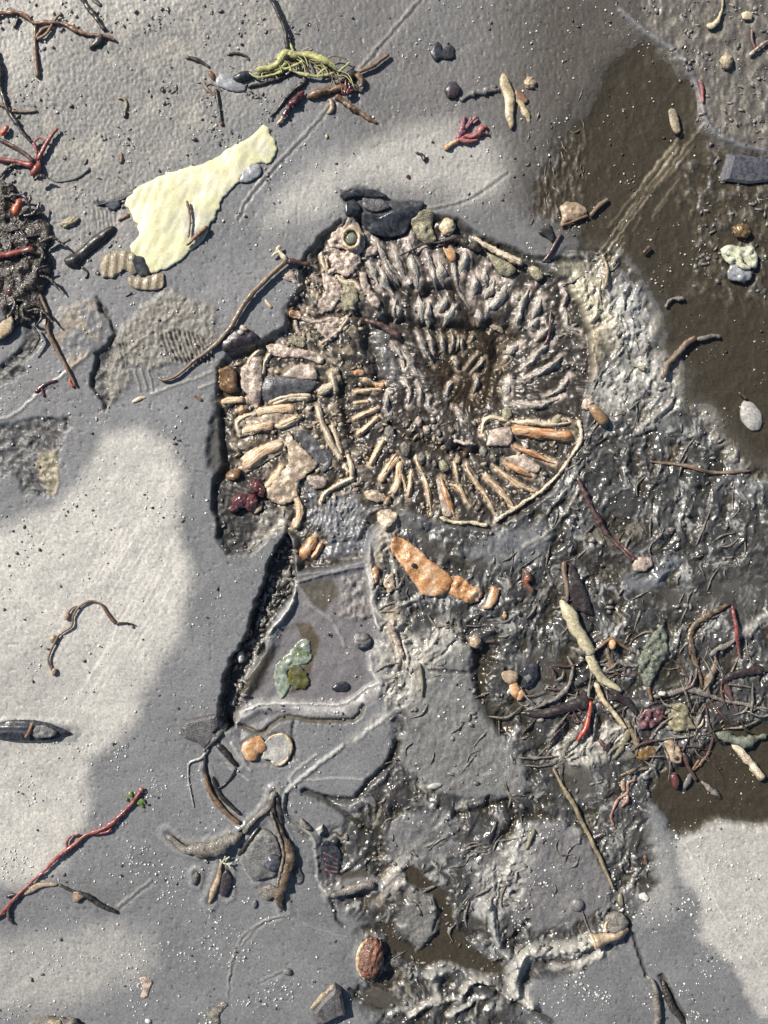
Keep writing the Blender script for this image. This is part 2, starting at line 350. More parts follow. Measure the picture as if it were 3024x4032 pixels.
m = region(P('k', 410, 460, 600, 420, 670, 500, 560, 620, 470, 560), 10, 2) * PM; paint(m, c3(.085, .07, .045), .8)
m = region(P('k', 400, 690, 480, 680, 545, 790, 500, 930, 470, 1080, 350, 1110, 470, 900), 8, 2) * PM; paint(m, c3(.085, .065, .035), .9)
m = region(P('k', 220, 850, 300, 820, 180, 1080, 100, 1150, 60, 1080, 130, 980), 10, 2); paint(m, c3(.06, .05, .03), .85)
m = region(P('k', 680, 420, 800, 400, 840, 640, 760, 690, 660, 640), 12, 2); H += m * (10 * n_fin + 6); paint(m * (.5 + n_fin), c3(.30, .27, .24), .8)
w_, mm = stroke(P('k', 60, 1290, 190, 1340, 320, 1250, 560, 1268, 750, 1255, 800, 1180), 15); H[w_] -= 15 * mm; paint_w(w_, np.clip(mm * 1.3, 0, 1), c3(.075, .065, .04), .9)  # shadow line under the pool's lower rim, painted dark olive
m = region(P('k', 70, 1400, 130, 1345, 330, 1340, 390, 1400, 380, 1500, 300, 1540, 120, 1510), 10, 2); H -= 9 * m; paint(m, c3(.10, .09, .075), .5)

for pts, ww, hh, am in ((P('k', 395, 440, 370, 580, 240, 740, 170, 830, 130, 950, 60, 1060, 10, 1180), 9, 13, .9), (P('k', 820, 340, 840, 480, 860, 640, 900, 720), 9, 13, .9), (P('k', 400, 440, 520, 410, 680, 370, 800, 350), 6, 5, .5),
                    (P('k', 60, 1260, 160, 1190, 320, 1180, 500, 1190, 700, 1190, 800, 1130, 890, 1070), 30, 14, .9), (P('k', 60, 1220, 200, 1165, 360, 1160, 520, 1165, 690, 1160, 790, 1090, 880, 1040), 7, 9, .95), (P('k', 840, 880, 845, 960, 900, 1040), 15, 12, .75), (P('k', 420, 470, 500, 590, 620, 680, 690, 820), 10, 4, .4)):
    w_, mm = stroke(pts, ww * 1.3); H[w_] += hh * mm; paint_w(w_, mm * (.75 + .5 * n_fin[w_]), c3(.50, .49, .465), am); R[w_] += mm * (.22 - R[w_])  # glossy meniscus highlight round the pool, painted as pale raised rim strokes

# ---- brown standing water basins
def basin(poly, depth, f=22, amt=1.0, bumps=0):
    m = region(poly, f, 1)
    H[:] = H * (1 - m) + m * (-depth + 2.5 * n_mid + 1.0 * n_fin + bumps * np.maximum(0, fbm(XX / 34, YY / 46, 3, 51)))
    paint(m, BROWN * 1.15, amt); rough_to(m, .45)
    return m
RPOLY = P('z', 2420, 205, 2560, 172, 2680, 280, 2755, 385, 2765, 500, 2850, 560, 3500, 600, 3500, 1860, 2975, 1850, 2860, 1690, 2785, 1595, 2705, 1590, 2680, 1420, 2605, 1390, 2600, 1240, 2535, 1120, 2480, 1020, 2390, 970,
          2290, 990, 2240, 905, 2100, 850, 2060, 720, 2200, 560, 2350, 350)
RP = basin(RPOLY, 17, 75, 1.0, 3)
# shallow bumpy shelf in its upper right, and the knobbly bank beyond it
m = region(P('z', 2640, 660, 2800, 560, 3500, 620, 3500, 1250, 2900, 1200, 2720, 1150, 2760, 900, 2660, 760), 50)
H += m * (13 * np.maximum(0, fbm(XX / 40, YY / 60, 3, 53)) + 4); paint(m * smooth(.0, .5, fbm(XX / 34, YY / 50, 3, 54)), c3(.20, .18, .15), .55)
m = region(P('z', 2100, 640, 2200, 560, 2300, 520, 2300, 900, 2200, 900, 2080, 820), 40)
H += m * (9 * np.maximum(-.2, fbm(XX / 22, YY / 55, 3, 57)) + 3); paint(m * smooth(.05, .5, fbm(XX / 30, YY / 60, 3, 57)), c3(.19, .17, .15), .6)
BK = region(P('z', 2480, -500, 3500, -500, 3500, 620, 2880, 560, 2780, 500, 2770, 370, 2690, 260, 2560, 140), 24)
H += near * BK * (5 + 10 * np.maximum(-.3, fbm(XX / 40, YY / 62, 4, 55))); paint(BK, c3(.115, .106, .094), .85)
paint(BK * smooth(.1, .5, fbm(XX / 36, YY / 60, 3, 56)), c3(.27, .245, .205), .6)
w_, mm = stroke(P('c', 780, 60, 960, 210, 1100, 300, 1200, 430, 1260, 560, 1280, 700, 1360, 800, 1500, 860, 1659, 900), 18); H[w_] += 7 * mm; paint_w(w_, mm, c3(.17, .17, .18), .8)
for q in range(44):            # pale streaks drawn out in the brown water
    t = rng.random(); x, y = 2735 - 330 * t + rng.normal(0, 26), 520 + 470 * t + rng.normal(0, 30)
    L = rng.uniform(60, 200)
    w_, mm = stroke([(x, y), (x - L * .60, y + L * .80)], rng.uniform(4, 9), 2); paint_w(w_, mm, c3(.36, .33, .27), rng.uniform(.2, .65)); H[w_] += 2 * mm
LR = basin(P('z', 2580, 3060, 2700, 3000, 2810, 2910, 2840, 2850, 3500, 2870, 3500, 3230, 2850, 3248, 2690, 3290, 2640, 3260, 2590, 3170), 22, 24, 1.0, 3)
basin(P('z', 1576, 3416, 1630, 3403, 1695, 3456, 1755, 3509, 1788, 3582, 1795, 3635, 1855, 3721, 1908, 3774, 1974, 3800, 1990, 3860, 1855, 3814, 1690, 3835, 1616, 3800, 1536, 3741, 1516, 3674, 1477, 3635, 1530, 3640,
        1576, 3700, 1650, 3750, 1690, 3714, 1735, 3640, 1718, 3560, 1672, 3500, 1600, 3470), 18, 9, 1.0)
basin(P('z', 1320, 3440, 1430, 3425, 1500, 3465, 1505, 3530, 1440, 3570, 1425, 3545, 1480, 3510, 1460, 3465, 1340, 3490), 12, 8, 1.0)
basin(P('n', 980, 1460, 1060, 1540, 960, 1570, 840, 1540, 760, 1480, 860, 1440), 12, 9, .9)
basin(P('l', 600, 100, 860, 420, 1100, 480, 1180, 520, 1100, 600, 980, 560, 860, 480), 15, 40, .3)
basin(P('l', 1080, 540, 1450, 400, 1659, 380, 1659, 560, 1520, 700, 1450, 560, 1240, 640), 14, 60, .45)
basin(P('l', 280, 860, 440, 830, 520, 1000, 380, 1130, 200, 1180, 170, 1050), 15, 34, .6)
basin(P('o', 330, 100, 560, 150, 640, 260, 560, 340, 420, 300), 14, 20, .7)
basin(P('o', 250, 1330, 380, 1270, 500, 1240, 460, 1290, 320, 1310, 240, 1420, 230, 1500, 190, 1460, 190, 1400), 8, 8, .9)
basin(P('k', 1010, 60, 1280, 240, 1420, 320, 1540, 300, 1560, 400, 1400, 330, 1180, 240), 12, 22, .7)

# the wet silt bend at the bottom and its side ridges
for pts, ww, hh, col, am in ((P('o', 760, 1100, 640, 1170, 460, 1215, 260, 1235, 175, 1310, 140, 1400, 170, 1480, 260, 1545), 32, 18, c3(.36, .35, .315), .85), (P('o', 700, 1225, 560, 1285, 400, 1320), 20, 9, c3(.36, .345, .31), .8),
        (P('n', 1180, 1390, 1230, 1335, 1340, 1320, 1420, 1375, 1540, 1370, 1659, 1500), 15, 14, c3(.27, .268, .255), .85), (P('n', 1200, 1370, 1225, 1440, 1240, 1510), 14, 9, c3(.29, .285, .27), .7), (P('n', 1395, 1480, 1440, 1400, 1520, 1385, 1600, 1440), 12, 14, c3(.32, .31, .285), .75),
        (P('o', 5, 940, 30, 1100, 80, 1210, 150, 1310), 15, 16, c3(.31, .31, .30), .85), (P('o', 180, 520, 165, 640, 125, 760, 130, 900), 13, 9, c3(.38, .37, .34), .8), (P('n', 1080, 1600, 1250, 1525, 1380, 1520), 14, 10, c3(.36, .35, .32), .8), (P('n', 1300, 1625, 1420, 1555, 1540, 1490), 11, 9, c3(.32, .31, .285), .75)):
    w_, mm = stroke(pts, ww * 1.35, 1); H[w_] += hh * mm * (1 + .6 * n_fin[w_] + .25 * fib2[w_]); paint_w(w_, np.clip(mm * (.8 + 1.1 * n_fin[w_] + .5 * fib2[w_]), 0, 1), col, am); R[w_] += mm * (.24 - R[w_])
# wet mud collars round the weed on the lower clay, bright meniscus outline painted in
for pts, ww in ((P('m', 1635, 270, 1590, 370, 1445, 520), 26), (P('m', 1450, 520, 1290, 600, 1110, 615, 995, 530), 52), (P('n', 260, 290, 265, 400, 340, 580, 365, 650, 310, 830, 325, 980), 40), (P('m', 1240, 940, 1295, 800, 1315, 690), 40), (P('m', 1345, 740, 1345, 890), 44),
                (P('m', 1220, 150, 1300, 350, 1430, 465), 22), (P('j', 1290, 1390, 1410, 1530), 22), (P('m', 1165, 760, 1165, 820), 26), (P('n', 170, 560, 110, 680, 170, 800), 20), (P('n', 605, 900, 760, 845, 870, 840), 36), (P('n', 845, 1160, 790, 1260, 820, 1400), 36),
                (P('j', 20, 1310, 200, 1320, 400, 1330), 60), (P('k', 150, 1430, 300, 1440), 80)):
    w_, mm = stroke(pts, ww * .5 + 26); k = np.clip(4 * mm * (1 - mm), 0, 1)
    H[w_] += 5 * k; paint_w(w_, mm, c3(.10, .10, .098), .75); paint_w(w_, np.clip(k * 1.2 - .5, 0, 1), c3(.30, .30, .295), .7); R[w_] += np.clip(mm * 1.5, 0, 1) * (.2 - R[w_])

# ------------------------------------------------------------------ bed of the ammonite
AMM = P('z', 1400, 850, 1335, 885, 1270, 930, 1225, 990, 1180, 1050, 1185, 1130, 1140, 1200, 1125, 1290, 1020, 1350, 900, 1395, 858, 1450, 858, 1560, 868, 1700, 880, 1840, 842, 1890, 836, 2000, 862, 2070, 855, 2120, 900, 2180,
        985, 2180, 1060, 2110, 1120, 2080, 1165, 2120, 1180, 2250, 1290, 2240, 1430, 2205, 1462, 2090, 1530, 2030, 1600, 2012, 1700, 2050, 1800, 2072, 1925, 2088, 2060, 2022, 2180, 1932, 2262, 1800, 2300, 1690, 2312, 1600, 2335, 1450,
        2325, 1300, 2280, 1180, 2220, 1100, 2130, 1040, 2040, 985, 1900, 935, 1800, 865, 1680, 845, 1560, 862)
INNER = P('z', 1385, 1440, 1420, 1330, 1500, 1250, 1620, 1160, 1760, 1150, 1920, 1230, 2060, 1310, 2110, 1420, 2100, 1540, 2000, 1650, 1880, 1690, 1760, 1720, 1640, 1730, 1560, 1690, 1470, 1760, 1400, 1720, 1375, 1580)
AM = region(AMM, 14, 2)
IN = region(INNER, 60, 1)
H = H * (1 - AM) + AM * (-30 + 9 * fbm(XX / 75, YY / 75, 4, 71) + 6 * fbm(XX / 26, YY / 36, 3, 73) + 1.6 * n_grit)
paint(AM, c3(.042, .036, .030), .97); rough_to(AM, .36)
th = np.arctan2(YY - 1490, XX - 1850); rad = np.hypot(XX - 1850, YY - 1490); thw = th + .25 * np.sin(rad / 260)
comb = fbm(thw * 11 + .6 * n_mid, rad / 150, 4, 75); comb2 = fbm(thw * 30, rad / 70, 3, 76)
comb3 = fbm(thw * 70, rad / 40, 2, 78); H += AM * (4 * comb + 3 * comb2 + 1.5 * comb3)
paint(AM * smooth(.22, .62, comb + .5 * comb2 + .3 * comb3), c3(.33, .305, .26), .75)
paint(AM * smooth(.12, .55, fbm(XX / 80, YY / 80, 3, 77)), c3(.040, .034, .028), .6)
LEFTP = region(P('z', 1150, 1080, 1300, 900, 1440, 900, 1480, 1150, 1420, 1330, 1370, 1450, 1380, 1700, 1450, 1900, 1400, 2060, 1200, 1900, 1000, 1880, 900, 1760, 880, 1450, 1100, 1340), 50)
paint(LEFTP * AM * smooth(-.15, .35, fbm(XX / 46, YY / 46, 4, 79)), c3(.46, .37, .27), .5)
H -= IN * 15
HOL = region(P('z', 1730, 1330, 1860, 1270, 1990, 1290, 2020, 1400, 1990, 1560, 1900, 1640, 1780, 1600, 1680, 1440), 70)
H -= HOL * 30
paint(HOL, c3(.052, .038, .026), .9)
GH = region(P('e', 1280, 1180, 1400, 1180, 1640, 1360, 1659, 1500, 1659, 1659, 1540, 1659, 1400, 1600, 1320, 1400), 20); paint(GH, c3(.17, .17, .17), .6); H -= GH * 8
m = region(P('z', 840, 1900, 930, 1900, 1010, 1990, 1000, 2100, 1060, 2120, 990, 2180, 900, 2180, 850, 2110), 12); paint(m, c3(.032, .031, .030), .92); H += m * 6; rough_to(m, .55)
m = region(P('g', 440, 1270, 620, 1230, 700, 1280, 680, 1380, 540, 1500, 440, 1580, 360, 1640, 420, 1480), 12); paint(m * (.6 + n_fin), c3(.36, .34, .29), .85); H += m * 10
m = region(P('g', 60, 560, 130, 400, 210, 420, 190, 700, 290, 900, 150, 980, 60, 900, 40, 700), 14); paint(m, c3(.035, .033, .028), .8); H -= m * 14  # plate's cast shadow along the left rim, painted dark
m = region(P('g', 820, 1060, 960, 1100, 1260, 1130, 1320, 1340, 1380, 1480, 1330, 1640, 960, 1659, 900, 1440, 830, 1360), 16); paint(m, c3(.15, .155, .17), .8); H += m * (6 * fbm(WX / 20, WY / 60, 3, 81))
for q in range(14):
    x = 860 + q * 36
    w_, mm = stroke(P('g', x + 80, 1140 + 9 * q, x + 20, 1320, x - 60, 1500), 12, 1); H[w_] += 9 * mm; paint_w(w_, np.clip(mm * (.5 + n_fin[w_]), 0, 1), c3(.33, .325, .32), .6)
BLK = region(P('b', 500, 1160, 620, 1120, 760, 1140, 820, 1210, 1000, 1200, 960, 1280, 920, 1320, 940, 1390, 780, 1420, 640, 1320, 560, 1260), 16); H -= 12 * BLK; paint(BLK, c3(.04, .04, .045), .85)


RIBROWS = []
def ribs(v, m, rows, h=None, dz=0, rag=.12, up=.42):
    RIBROWS.append((v, m, rows, h, dz, rag, up))
ribs('g', 'RIB', [(42, 320, 905, 460, 790, 640, 710), (28, 322, 612, 440, 585, 565, 570), (24, 140, 375, 230, 360, 325, 345), (32, 430, 455, 560, 435, 690, 425, 735, 445),
                (22, 605, 565, 690, 535, 775, 500), (26, 715, 1090, 745, 1150, 790, 1260, 770, 1350, 735, 1410), (26, 650, 890, 560, 1020, 510, 1090), (24, 770, 1080, 690, 1160, 640, 1215)], up=.5, dz=6)
ribs('g', 'RIBO', [(36, 915, 1490, 850, 1580, 800, 1650), (22, 960, 1530, 930, 1600, 880, 1660), (30, 370, 870, 480, 790, 610, 720), (20, 330, 430, 280, 450)], up=.5, dz=4)
ribs('g', 'RIBP', [(22, 880, 330, 760, 320, 640, 335, 520, 380), (18, 860, 345, 700, 345, 560, 395), (20, 930, 400, 960, 520, 1010, 640, 1070, 760, 1130, 850), (16, 1050, 560, 1090, 680, 1130, 800), (18, 300, 640, 270, 560, 330, 500, 430, 470), (18, 580, 560, 640, 575, 780, 510)], up=.5, dz=5)
ribs('g', 'RIBP', [(26, 1090, 220, 1020, 250, 940, 300), (22, 1040, 130, 1060, 200, 1080, 290), (18, 1180, 800, 1210, 900, 1215, 990), (14, 1150, 880, 1190, 960), (18, 1230, 1000, 1130, 1040, 1000, 1120, 960, 1200)], up=.5, dz=8)
ribs('e', 'PINK', [(22, 1120, 640, 1080, 720, 1010, 780), (16, 1180, 1140, 1110, 1230, 1030, 1300, 960, 1350), (14, 1000, 640, 1010, 720, 960, 760), (18, 700, 1090, 800, 1130, 920, 1170, 1050, 1140), (14, 745, 1150, 770, 1240, 800, 1280)], dz=4)
ribs('e', 'RIBP', [(16, 1090, 780, 1150, 840, 1230, 850, 1290, 910), (15, 960, 620, 980, 700, 1020, 770), (16, 460, 1400, 380, 1480, 350, 1570), (14, 560, 1400, 500, 1500, 480, 1600), (14, 960, 1180, 1100, 1190, 1160, 1130)], dz=5)
ribs('g', 'RIB', [(20, 1300, 180, 1400, 215, 1480, 240), (16, 1230, 290, 1340, 275, 1460, 268), (14, 1230, 382, 1290, 372, 1360, 362), (17, 1215, 515, 1310, 475, 1425, 425), (18, 1250, 645, 1330, 580, 1435, 490),
                (22, 1360, 890, 1410, 800, 1480, 685), (24, 1440, 1030, 1500, 930, 1600, 830), (24, 1545, 1125, 1590, 1020, 1612, 860)], up=.5, dz=5)
ribs('g', 'RIBO', [(24, 1228, 135, 1315, 125), (22, 1400, 225, 1480, 225)], up=.5, dz=6)
ribs('h', 'RIB', [(17, 222, 1160, 240, 1060, 252, 945), ((16, 18, 10), 340, 950, 390, 1110, 412, 1275), (16, 700, 880, 730, 960, 850, 1130, 935, 1275), (20, 850, 980, 960, 1080, 1095, 1235),
                (22, 930, 900, 1090, 1030, 1275, 1120), ((20, 18, 12), 545, 1050, 640, 1080, 730, 1225), (16, 600, 850, 620, 950, 640, 1040), (15, 0, 1010, 60, 900, 130, 790), (12, 150, 930, 180, 1000, 210, 1090), (14, 290, 830, 310, 900, 345, 960)], up=.5, dz=6)
ribs('h', 'RIBO', [((18, 24, 16), 490, 990, 540, 1150, 605, 1315), ((16, 22, 12), 1050, 720, 1250, 800, 1445, 885), ((18, 24, 12), 1010, 870, 1130, 930, 1250, 990)], up=.5, dz=7)
ribs('h', 'RIBO', [((34, 40, 34), 1075, 600, 1300, 635, 1565, 655)], h=34, up=.5, dz=7, rag=.05)
ribs('h', 'RIBP', [(24, 1060, 535, 1250, 545, 1400, 560, 1560, 545), (20, 830, 640, 850, 540, 920, 500, 1060, 530), (18, 1400, 545, 1450, 510, 1540, 530)], up=.5, dz=5)
ribs('f', 'RIBG', [(26, -40, 500, 60, 720, 150, 860), (16, 10, 600, 90, 720, 160, 800), ((22, 44, 40), 215, 470, 260, 680, 300, 890), ((18, 32, 16), 365, 560, 415, 730, 465, 900), ((24, 20, 14), 590, 560, 600, 750, 660, 920, 740, 1060),
                 ((26, 44, 20), 700, 570, 690, 680, 650, 770), ((18, 36, 20), 860, 700, 850, 780, 870, 890), ((22, 46, 30), 1040, 830, 980, 960, 850, 1090), ((16, 32, 22), 1225, 880, 1160, 1030, 1085, 1230), ((24, 34, 22), 1140, 930, 1110, 990),
                 ((30, 42, 30), 310, 930, 330, 1040, 340, 1160), ((18, 26, 20), 125, 970, 110, 1060, 130, 1130), ((18, 30, 22), 400, 980, 390, 1100, 400, 1210), ((20, 34, 24), 640, 1000, 570, 1090, 500, 1200), ((40, 46, 30), 800, 1050, 810, 1120, 790, 1190), ((30, 34, 20), 900, 1180, 990, 1210, 1030, 1250),
                 ((20, 44, 24), 470, 640, 500, 780, 520, 880), ((18, 40, 22), 780, 780, 770, 880, 740, 980), ((20, 38, 20), 930, 800, 900, 900, 860, 980), ((16, 34, 18), 540, 920, 520, 1000, 480, 1080), ((16, 30, 16), 900, 1000, 880, 1080, 850, 1150), ((18, 36, 18), 1330, 960, 1280, 1060, 1240, 1150), ((14, 26, 14), 1420, 1180, 1340, 1260, 1260, 1340), ((10, 16, 10), 640, 1240, 640, 1330, 620, 1400), ((10, 18, 10), 300, 1230, 350, 1370, 455, 1530), ((10, 16, 10), 380, 1200, 420, 1330, 440, 1440), ((14, 20, 12), 500, 1230, 510, 1350, 530, 1440), ((14, 20, 12), 580, 1220, 600, 1320, 570, 1420), ((14, 20, 12), 680, 1270, 670, 1340, 690, 1400), ((12, 16, 10), 770, 1240, 740, 1320),
                 ((12, 18, 10), 800, 1420, 750, 1480, 700, 1550), ((12, 18, 10), 870, 1450, 800, 1520, 750, 1580), ((14, 22, 14), 170, 1380, 230, 1480, 310, 1600), ((14, 20, 12), 100, 1340, 170, 1450, 200, 1560), ((10, 18, 10), 600, 1440, 620, 1500, 640, 1560),
                 ((20, 46, 30), 1000, 1400, 1080, 1390, 1150, 1350), ((20, 34, 30), 990, 1500, 1060, 1420), ((16, 24, 14), 1400, 1330, 1280, 1440, 1150, 1570), ((14, 20, 14), 1500, 1440, 1380, 1540, 1230, 1630), ((22, 34, 20), 1300, 1140, 1240, 1210, 1290, 1250),
                 ((14, 22, 14), 1640, 1250, 1540, 1200, 1510, 1060), ((10, 16, 10), 1480, 860, 1520, 960, 1490, 1060)], up=.25, rag=.22, dz=6, h=26)
ribs('h', 'RIBG', [((12, 20, 12), 620, 170, 560, 240, 540, 330), ((10, 18, 10), 780, 100, 800, 200, 760, 310), ((12, 20, 12), 1450, 60, 1300, 130, 1130, 200), ((20, 40, 26), 1060, 190, 1040, 270, 1050, 330), ((14, 22, 12), 1560, 150, 1480, 260, 1350, 330),
                 ((10, 18, 12), 400, 330, 390, 400, 440, 450), ((10, 18, 12), 600, 400, 640, 450, 680, 520), ((10, 16, 10), 300, 200, 330, 290, 320, 380), ((10, 16, 10), 180, 180, 240, 280, 220, 400), ((14, 20, 12), 1100, 380, 1290, 400, 1500, 330), ((12, 18, 10), 60, 280, 40, 380, 60, 460)], up=.3, rag=.2, dz=5, h=20)
ribs('e', 'RIBG', [((20, 34, 20), 1440, 700, 1480, 830, 1560, 960), ((16, 30, 16), 1560, 560, 1600, 700, 1660, 830), ((14, 26, 14), 1340, 620, 1390, 780, 1440, 880), ((14, 24, 14), 1560, 1000, 1600, 1080, 1560, 1160)], up=.3, rag=.2, dz=5, h=22)
for v, m_, rows, *_ in RIBROWS:      # each rib sits in a soft collar of silt with a dark lowered gap on either side
    for wd, *xy in rows:
        ww = max(wd) if isinstance(wd, tuple) else wd
        w_, mm = stroke(P(v, *xy), ww * 1.5 + 12); H[w_] -= 10 * mm; paint_w(w_, np.clip(mm * 1.6, 0, 1), c3(.036, .031, .026), .75)
        w_, mm = stroke(P(v, *xy), ww * .85 + 5); H[w_] += 9 * mm; paint_w(w_, np.clip(mm * (1.1 + 1.2 * n_fin[w_]), 0, 1), c3(.47, .40, .35) if m_ == 'RIBG' else c3(.54, .43, .31), .9)
for pts in (P('f', 100, 880, 320, 915, 480, 905, 640, 970, 760, 1085, 850, 1120, 1000, 1240, 1110, 1270), P('f', 60, 1185, 250, 1195, 450, 1215, 700, 1215, 860, 1235, 960, 1330, 985, 1480), P('e', 1280, 1130, 1360, 1300, 1400, 1500, 1430, 1659), P('g', 1150, 230, 1170, 450, 1200, 620, 1240, 720), P('h', 100, 560, 300, 700, 560, 770, 760, 800)):
    w_, mm = stroke(pts, 42, 1); H[w_] -= 26 * mm; paint_w(w_, mm, c3(.034, .028, .022), .85)

# thin dark gap where the clay plates end against the fossil
w_, mm = stroke(P('z', 1345, 870, 1270, 925, 1215, 990, 1178, 1050), 12); H[w_] -= 12 * mm; paint_w(w_, mm, c3(.04, .04, .04), .7)

far = np.clip(near * 1.25, 0, 1)[..., None]; A[:] = A * far + GREY * (1 - far); R[:] = R * far[..., 0] + .5 * (1 - far[..., 0])
A[:] = np.clip(A * (1 + near * .10 * (n_fin + .5 * n_grit))[..., None], .012, .62)

def blur(a, k):
    c = np.cumsum(np.pad(a, ((k + 1, k), (0, 0)), 'edge'), 0); a = (c[2 * k + 1:] - c[:-2 * k - 1]) / (2 * k + 1)
    c = np.cumsum(np.pad(a, ((0, 0), (k + 1, k)), 'edge'), 1); return (c[:, 2 * k + 1:] - c[:, :-2 * k - 1]) / (2 * k + 1)
HB = blur(blur(H, 3), 3)

def zat(x, y, arr=None):
    arr = HB if arr is None else arr
    fx = np.clip((np.asarray(x) - X0) / D + IX0, 0, NXg - 2); fy = np.clip((np.asarray(y) - Y0) / D + IY0, 0, NYg - 2)
    i = fx.astype(int); j = fy.astype(int); u = fx - i; v = fy - j
    return (arr[j, i] * (1 - u) + arr[j, i + 1] * u) * (1 - v) + (arr[j + 1, i] * (1 - u) + arr[j + 1, i + 1] * u) * v

# ------------------------------------------------------------------ materials
def nodes(name):
    m = bpy.data.materials.new(name); m.use_nodes = True
    return m, m.node_tree.nodes, m.node_tree.links, m.node_tree.nodes['Principled BSDF']

def wet_mud():
    m, N, L, B = nodes('wet_mud')
    at = N.new('ShaderNodeAttribute'); at.attribute_name = 'albedo'
    ar = N.new('ShaderNodeAttribute'); ar.attribute_name = 'rough'
    tc = N.new('ShaderNodeTexCoord')
    def noise(sc, det=3, r=.6):
        n = N.new('ShaderNodeTexNoise'); n.inputs['Scale'].default_value = sc; n.inputs['Detail'].default_value = det; n.inputs['Roughness'].default_value = r
        L.new(tc.outputs['Object'], n.inputs['Vector']); return n
    n1, n2, n3 = noise(1250, 5), noise(2600, 3), noise(1500, 2)
    mr = N.new('ShaderNodeMapRange'); mr.inputs[1].default_value = .3; mr.inputs[2].default_value = .7; mr.inputs[3].default_value = .72; mr.inputs[4].default_value = 1.28
    L.new(n1.outputs[0], mr.inputs[0])
    vm = N.new('ShaderNodeVectorMath'); vm.operation = 'SCALE'
    L.new(at.outputs['Color'], vm.inputs[0]); L.new(mr.outputs[0], vm.inputs['Scale'])
    L.new(vm.outputs[0], B.inputs['Base Color'])
    ad = N.new('ShaderNodeMath'); ad.operation = 'MULTIPLY_ADD'; ad.inputs[1].default_value = .3
    sb = N.new('ShaderNodeMath'); sb.operation = 'SUBTRACT'; sb.inputs[1].default_value = .15
    L.new(ar.outputs['Fac'], sb.inputs[0]); L.new(n3.outputs[0], ad.inputs[0]); L.new(sb.outputs[0], ad.inputs[2]); L.new(ad.outputs[0], B.inputs['Roughness'])
    b1 = N.new('ShaderNodeBump'); b1.inputs['Strength'].default_value = .5; b1.inputs['Distance'].default_value = .00017
    b2 = N.new('ShaderNodeBump'); b2.inputs['Strength'].default_value = .5; b2.inputs['Distance'].default_value = .00016
    L.new(n1.outputs[0], b1.inputs['Height']); L.new(n2.outputs[0], b2.inputs['Height']); L.new(b1.outputs[0], b2.inputs['Normal'])
    L.new(b2.outputs[0], B.inputs['Normal'])
    bm = N.new('ShaderNodeMapRange'); bm.inputs[1].default_value = .18; bm.inputs[2].default_value = .5; bm.inputs[3].default_value = .10; bm.inputs[4].default_value = .55; bm.clamp = True
    L.new(ar.outputs['Fac'], bm.inputs[0]); L.new(bm.outputs[0], b1.inputs['Strength']); L.new(bm.outputs[0], b2.inputs['Strength'])
    B.inputs['Specular IOR Level'].default_value = .4
    cw = N.new('ShaderNodeMapRange'); cw.inputs[1].default_value = .22; cw.inputs[2].default_value = .55; cw.inputs[3].default_value = .4; cw.inputs[4].default_value = .05; L.new(ar.outputs['Fac'], cw.inputs[0]); L.new(cw.outputs[0], B.inputs['Coat Weight']); B.inputs['Coat Roughness'].default_value = .16; B.inputs['Coat IOR'].default_value = 1.33
    L.new(b1.outputs[0], B.inputs['Coat Normal'])
    return m
MUD = wet_mud()

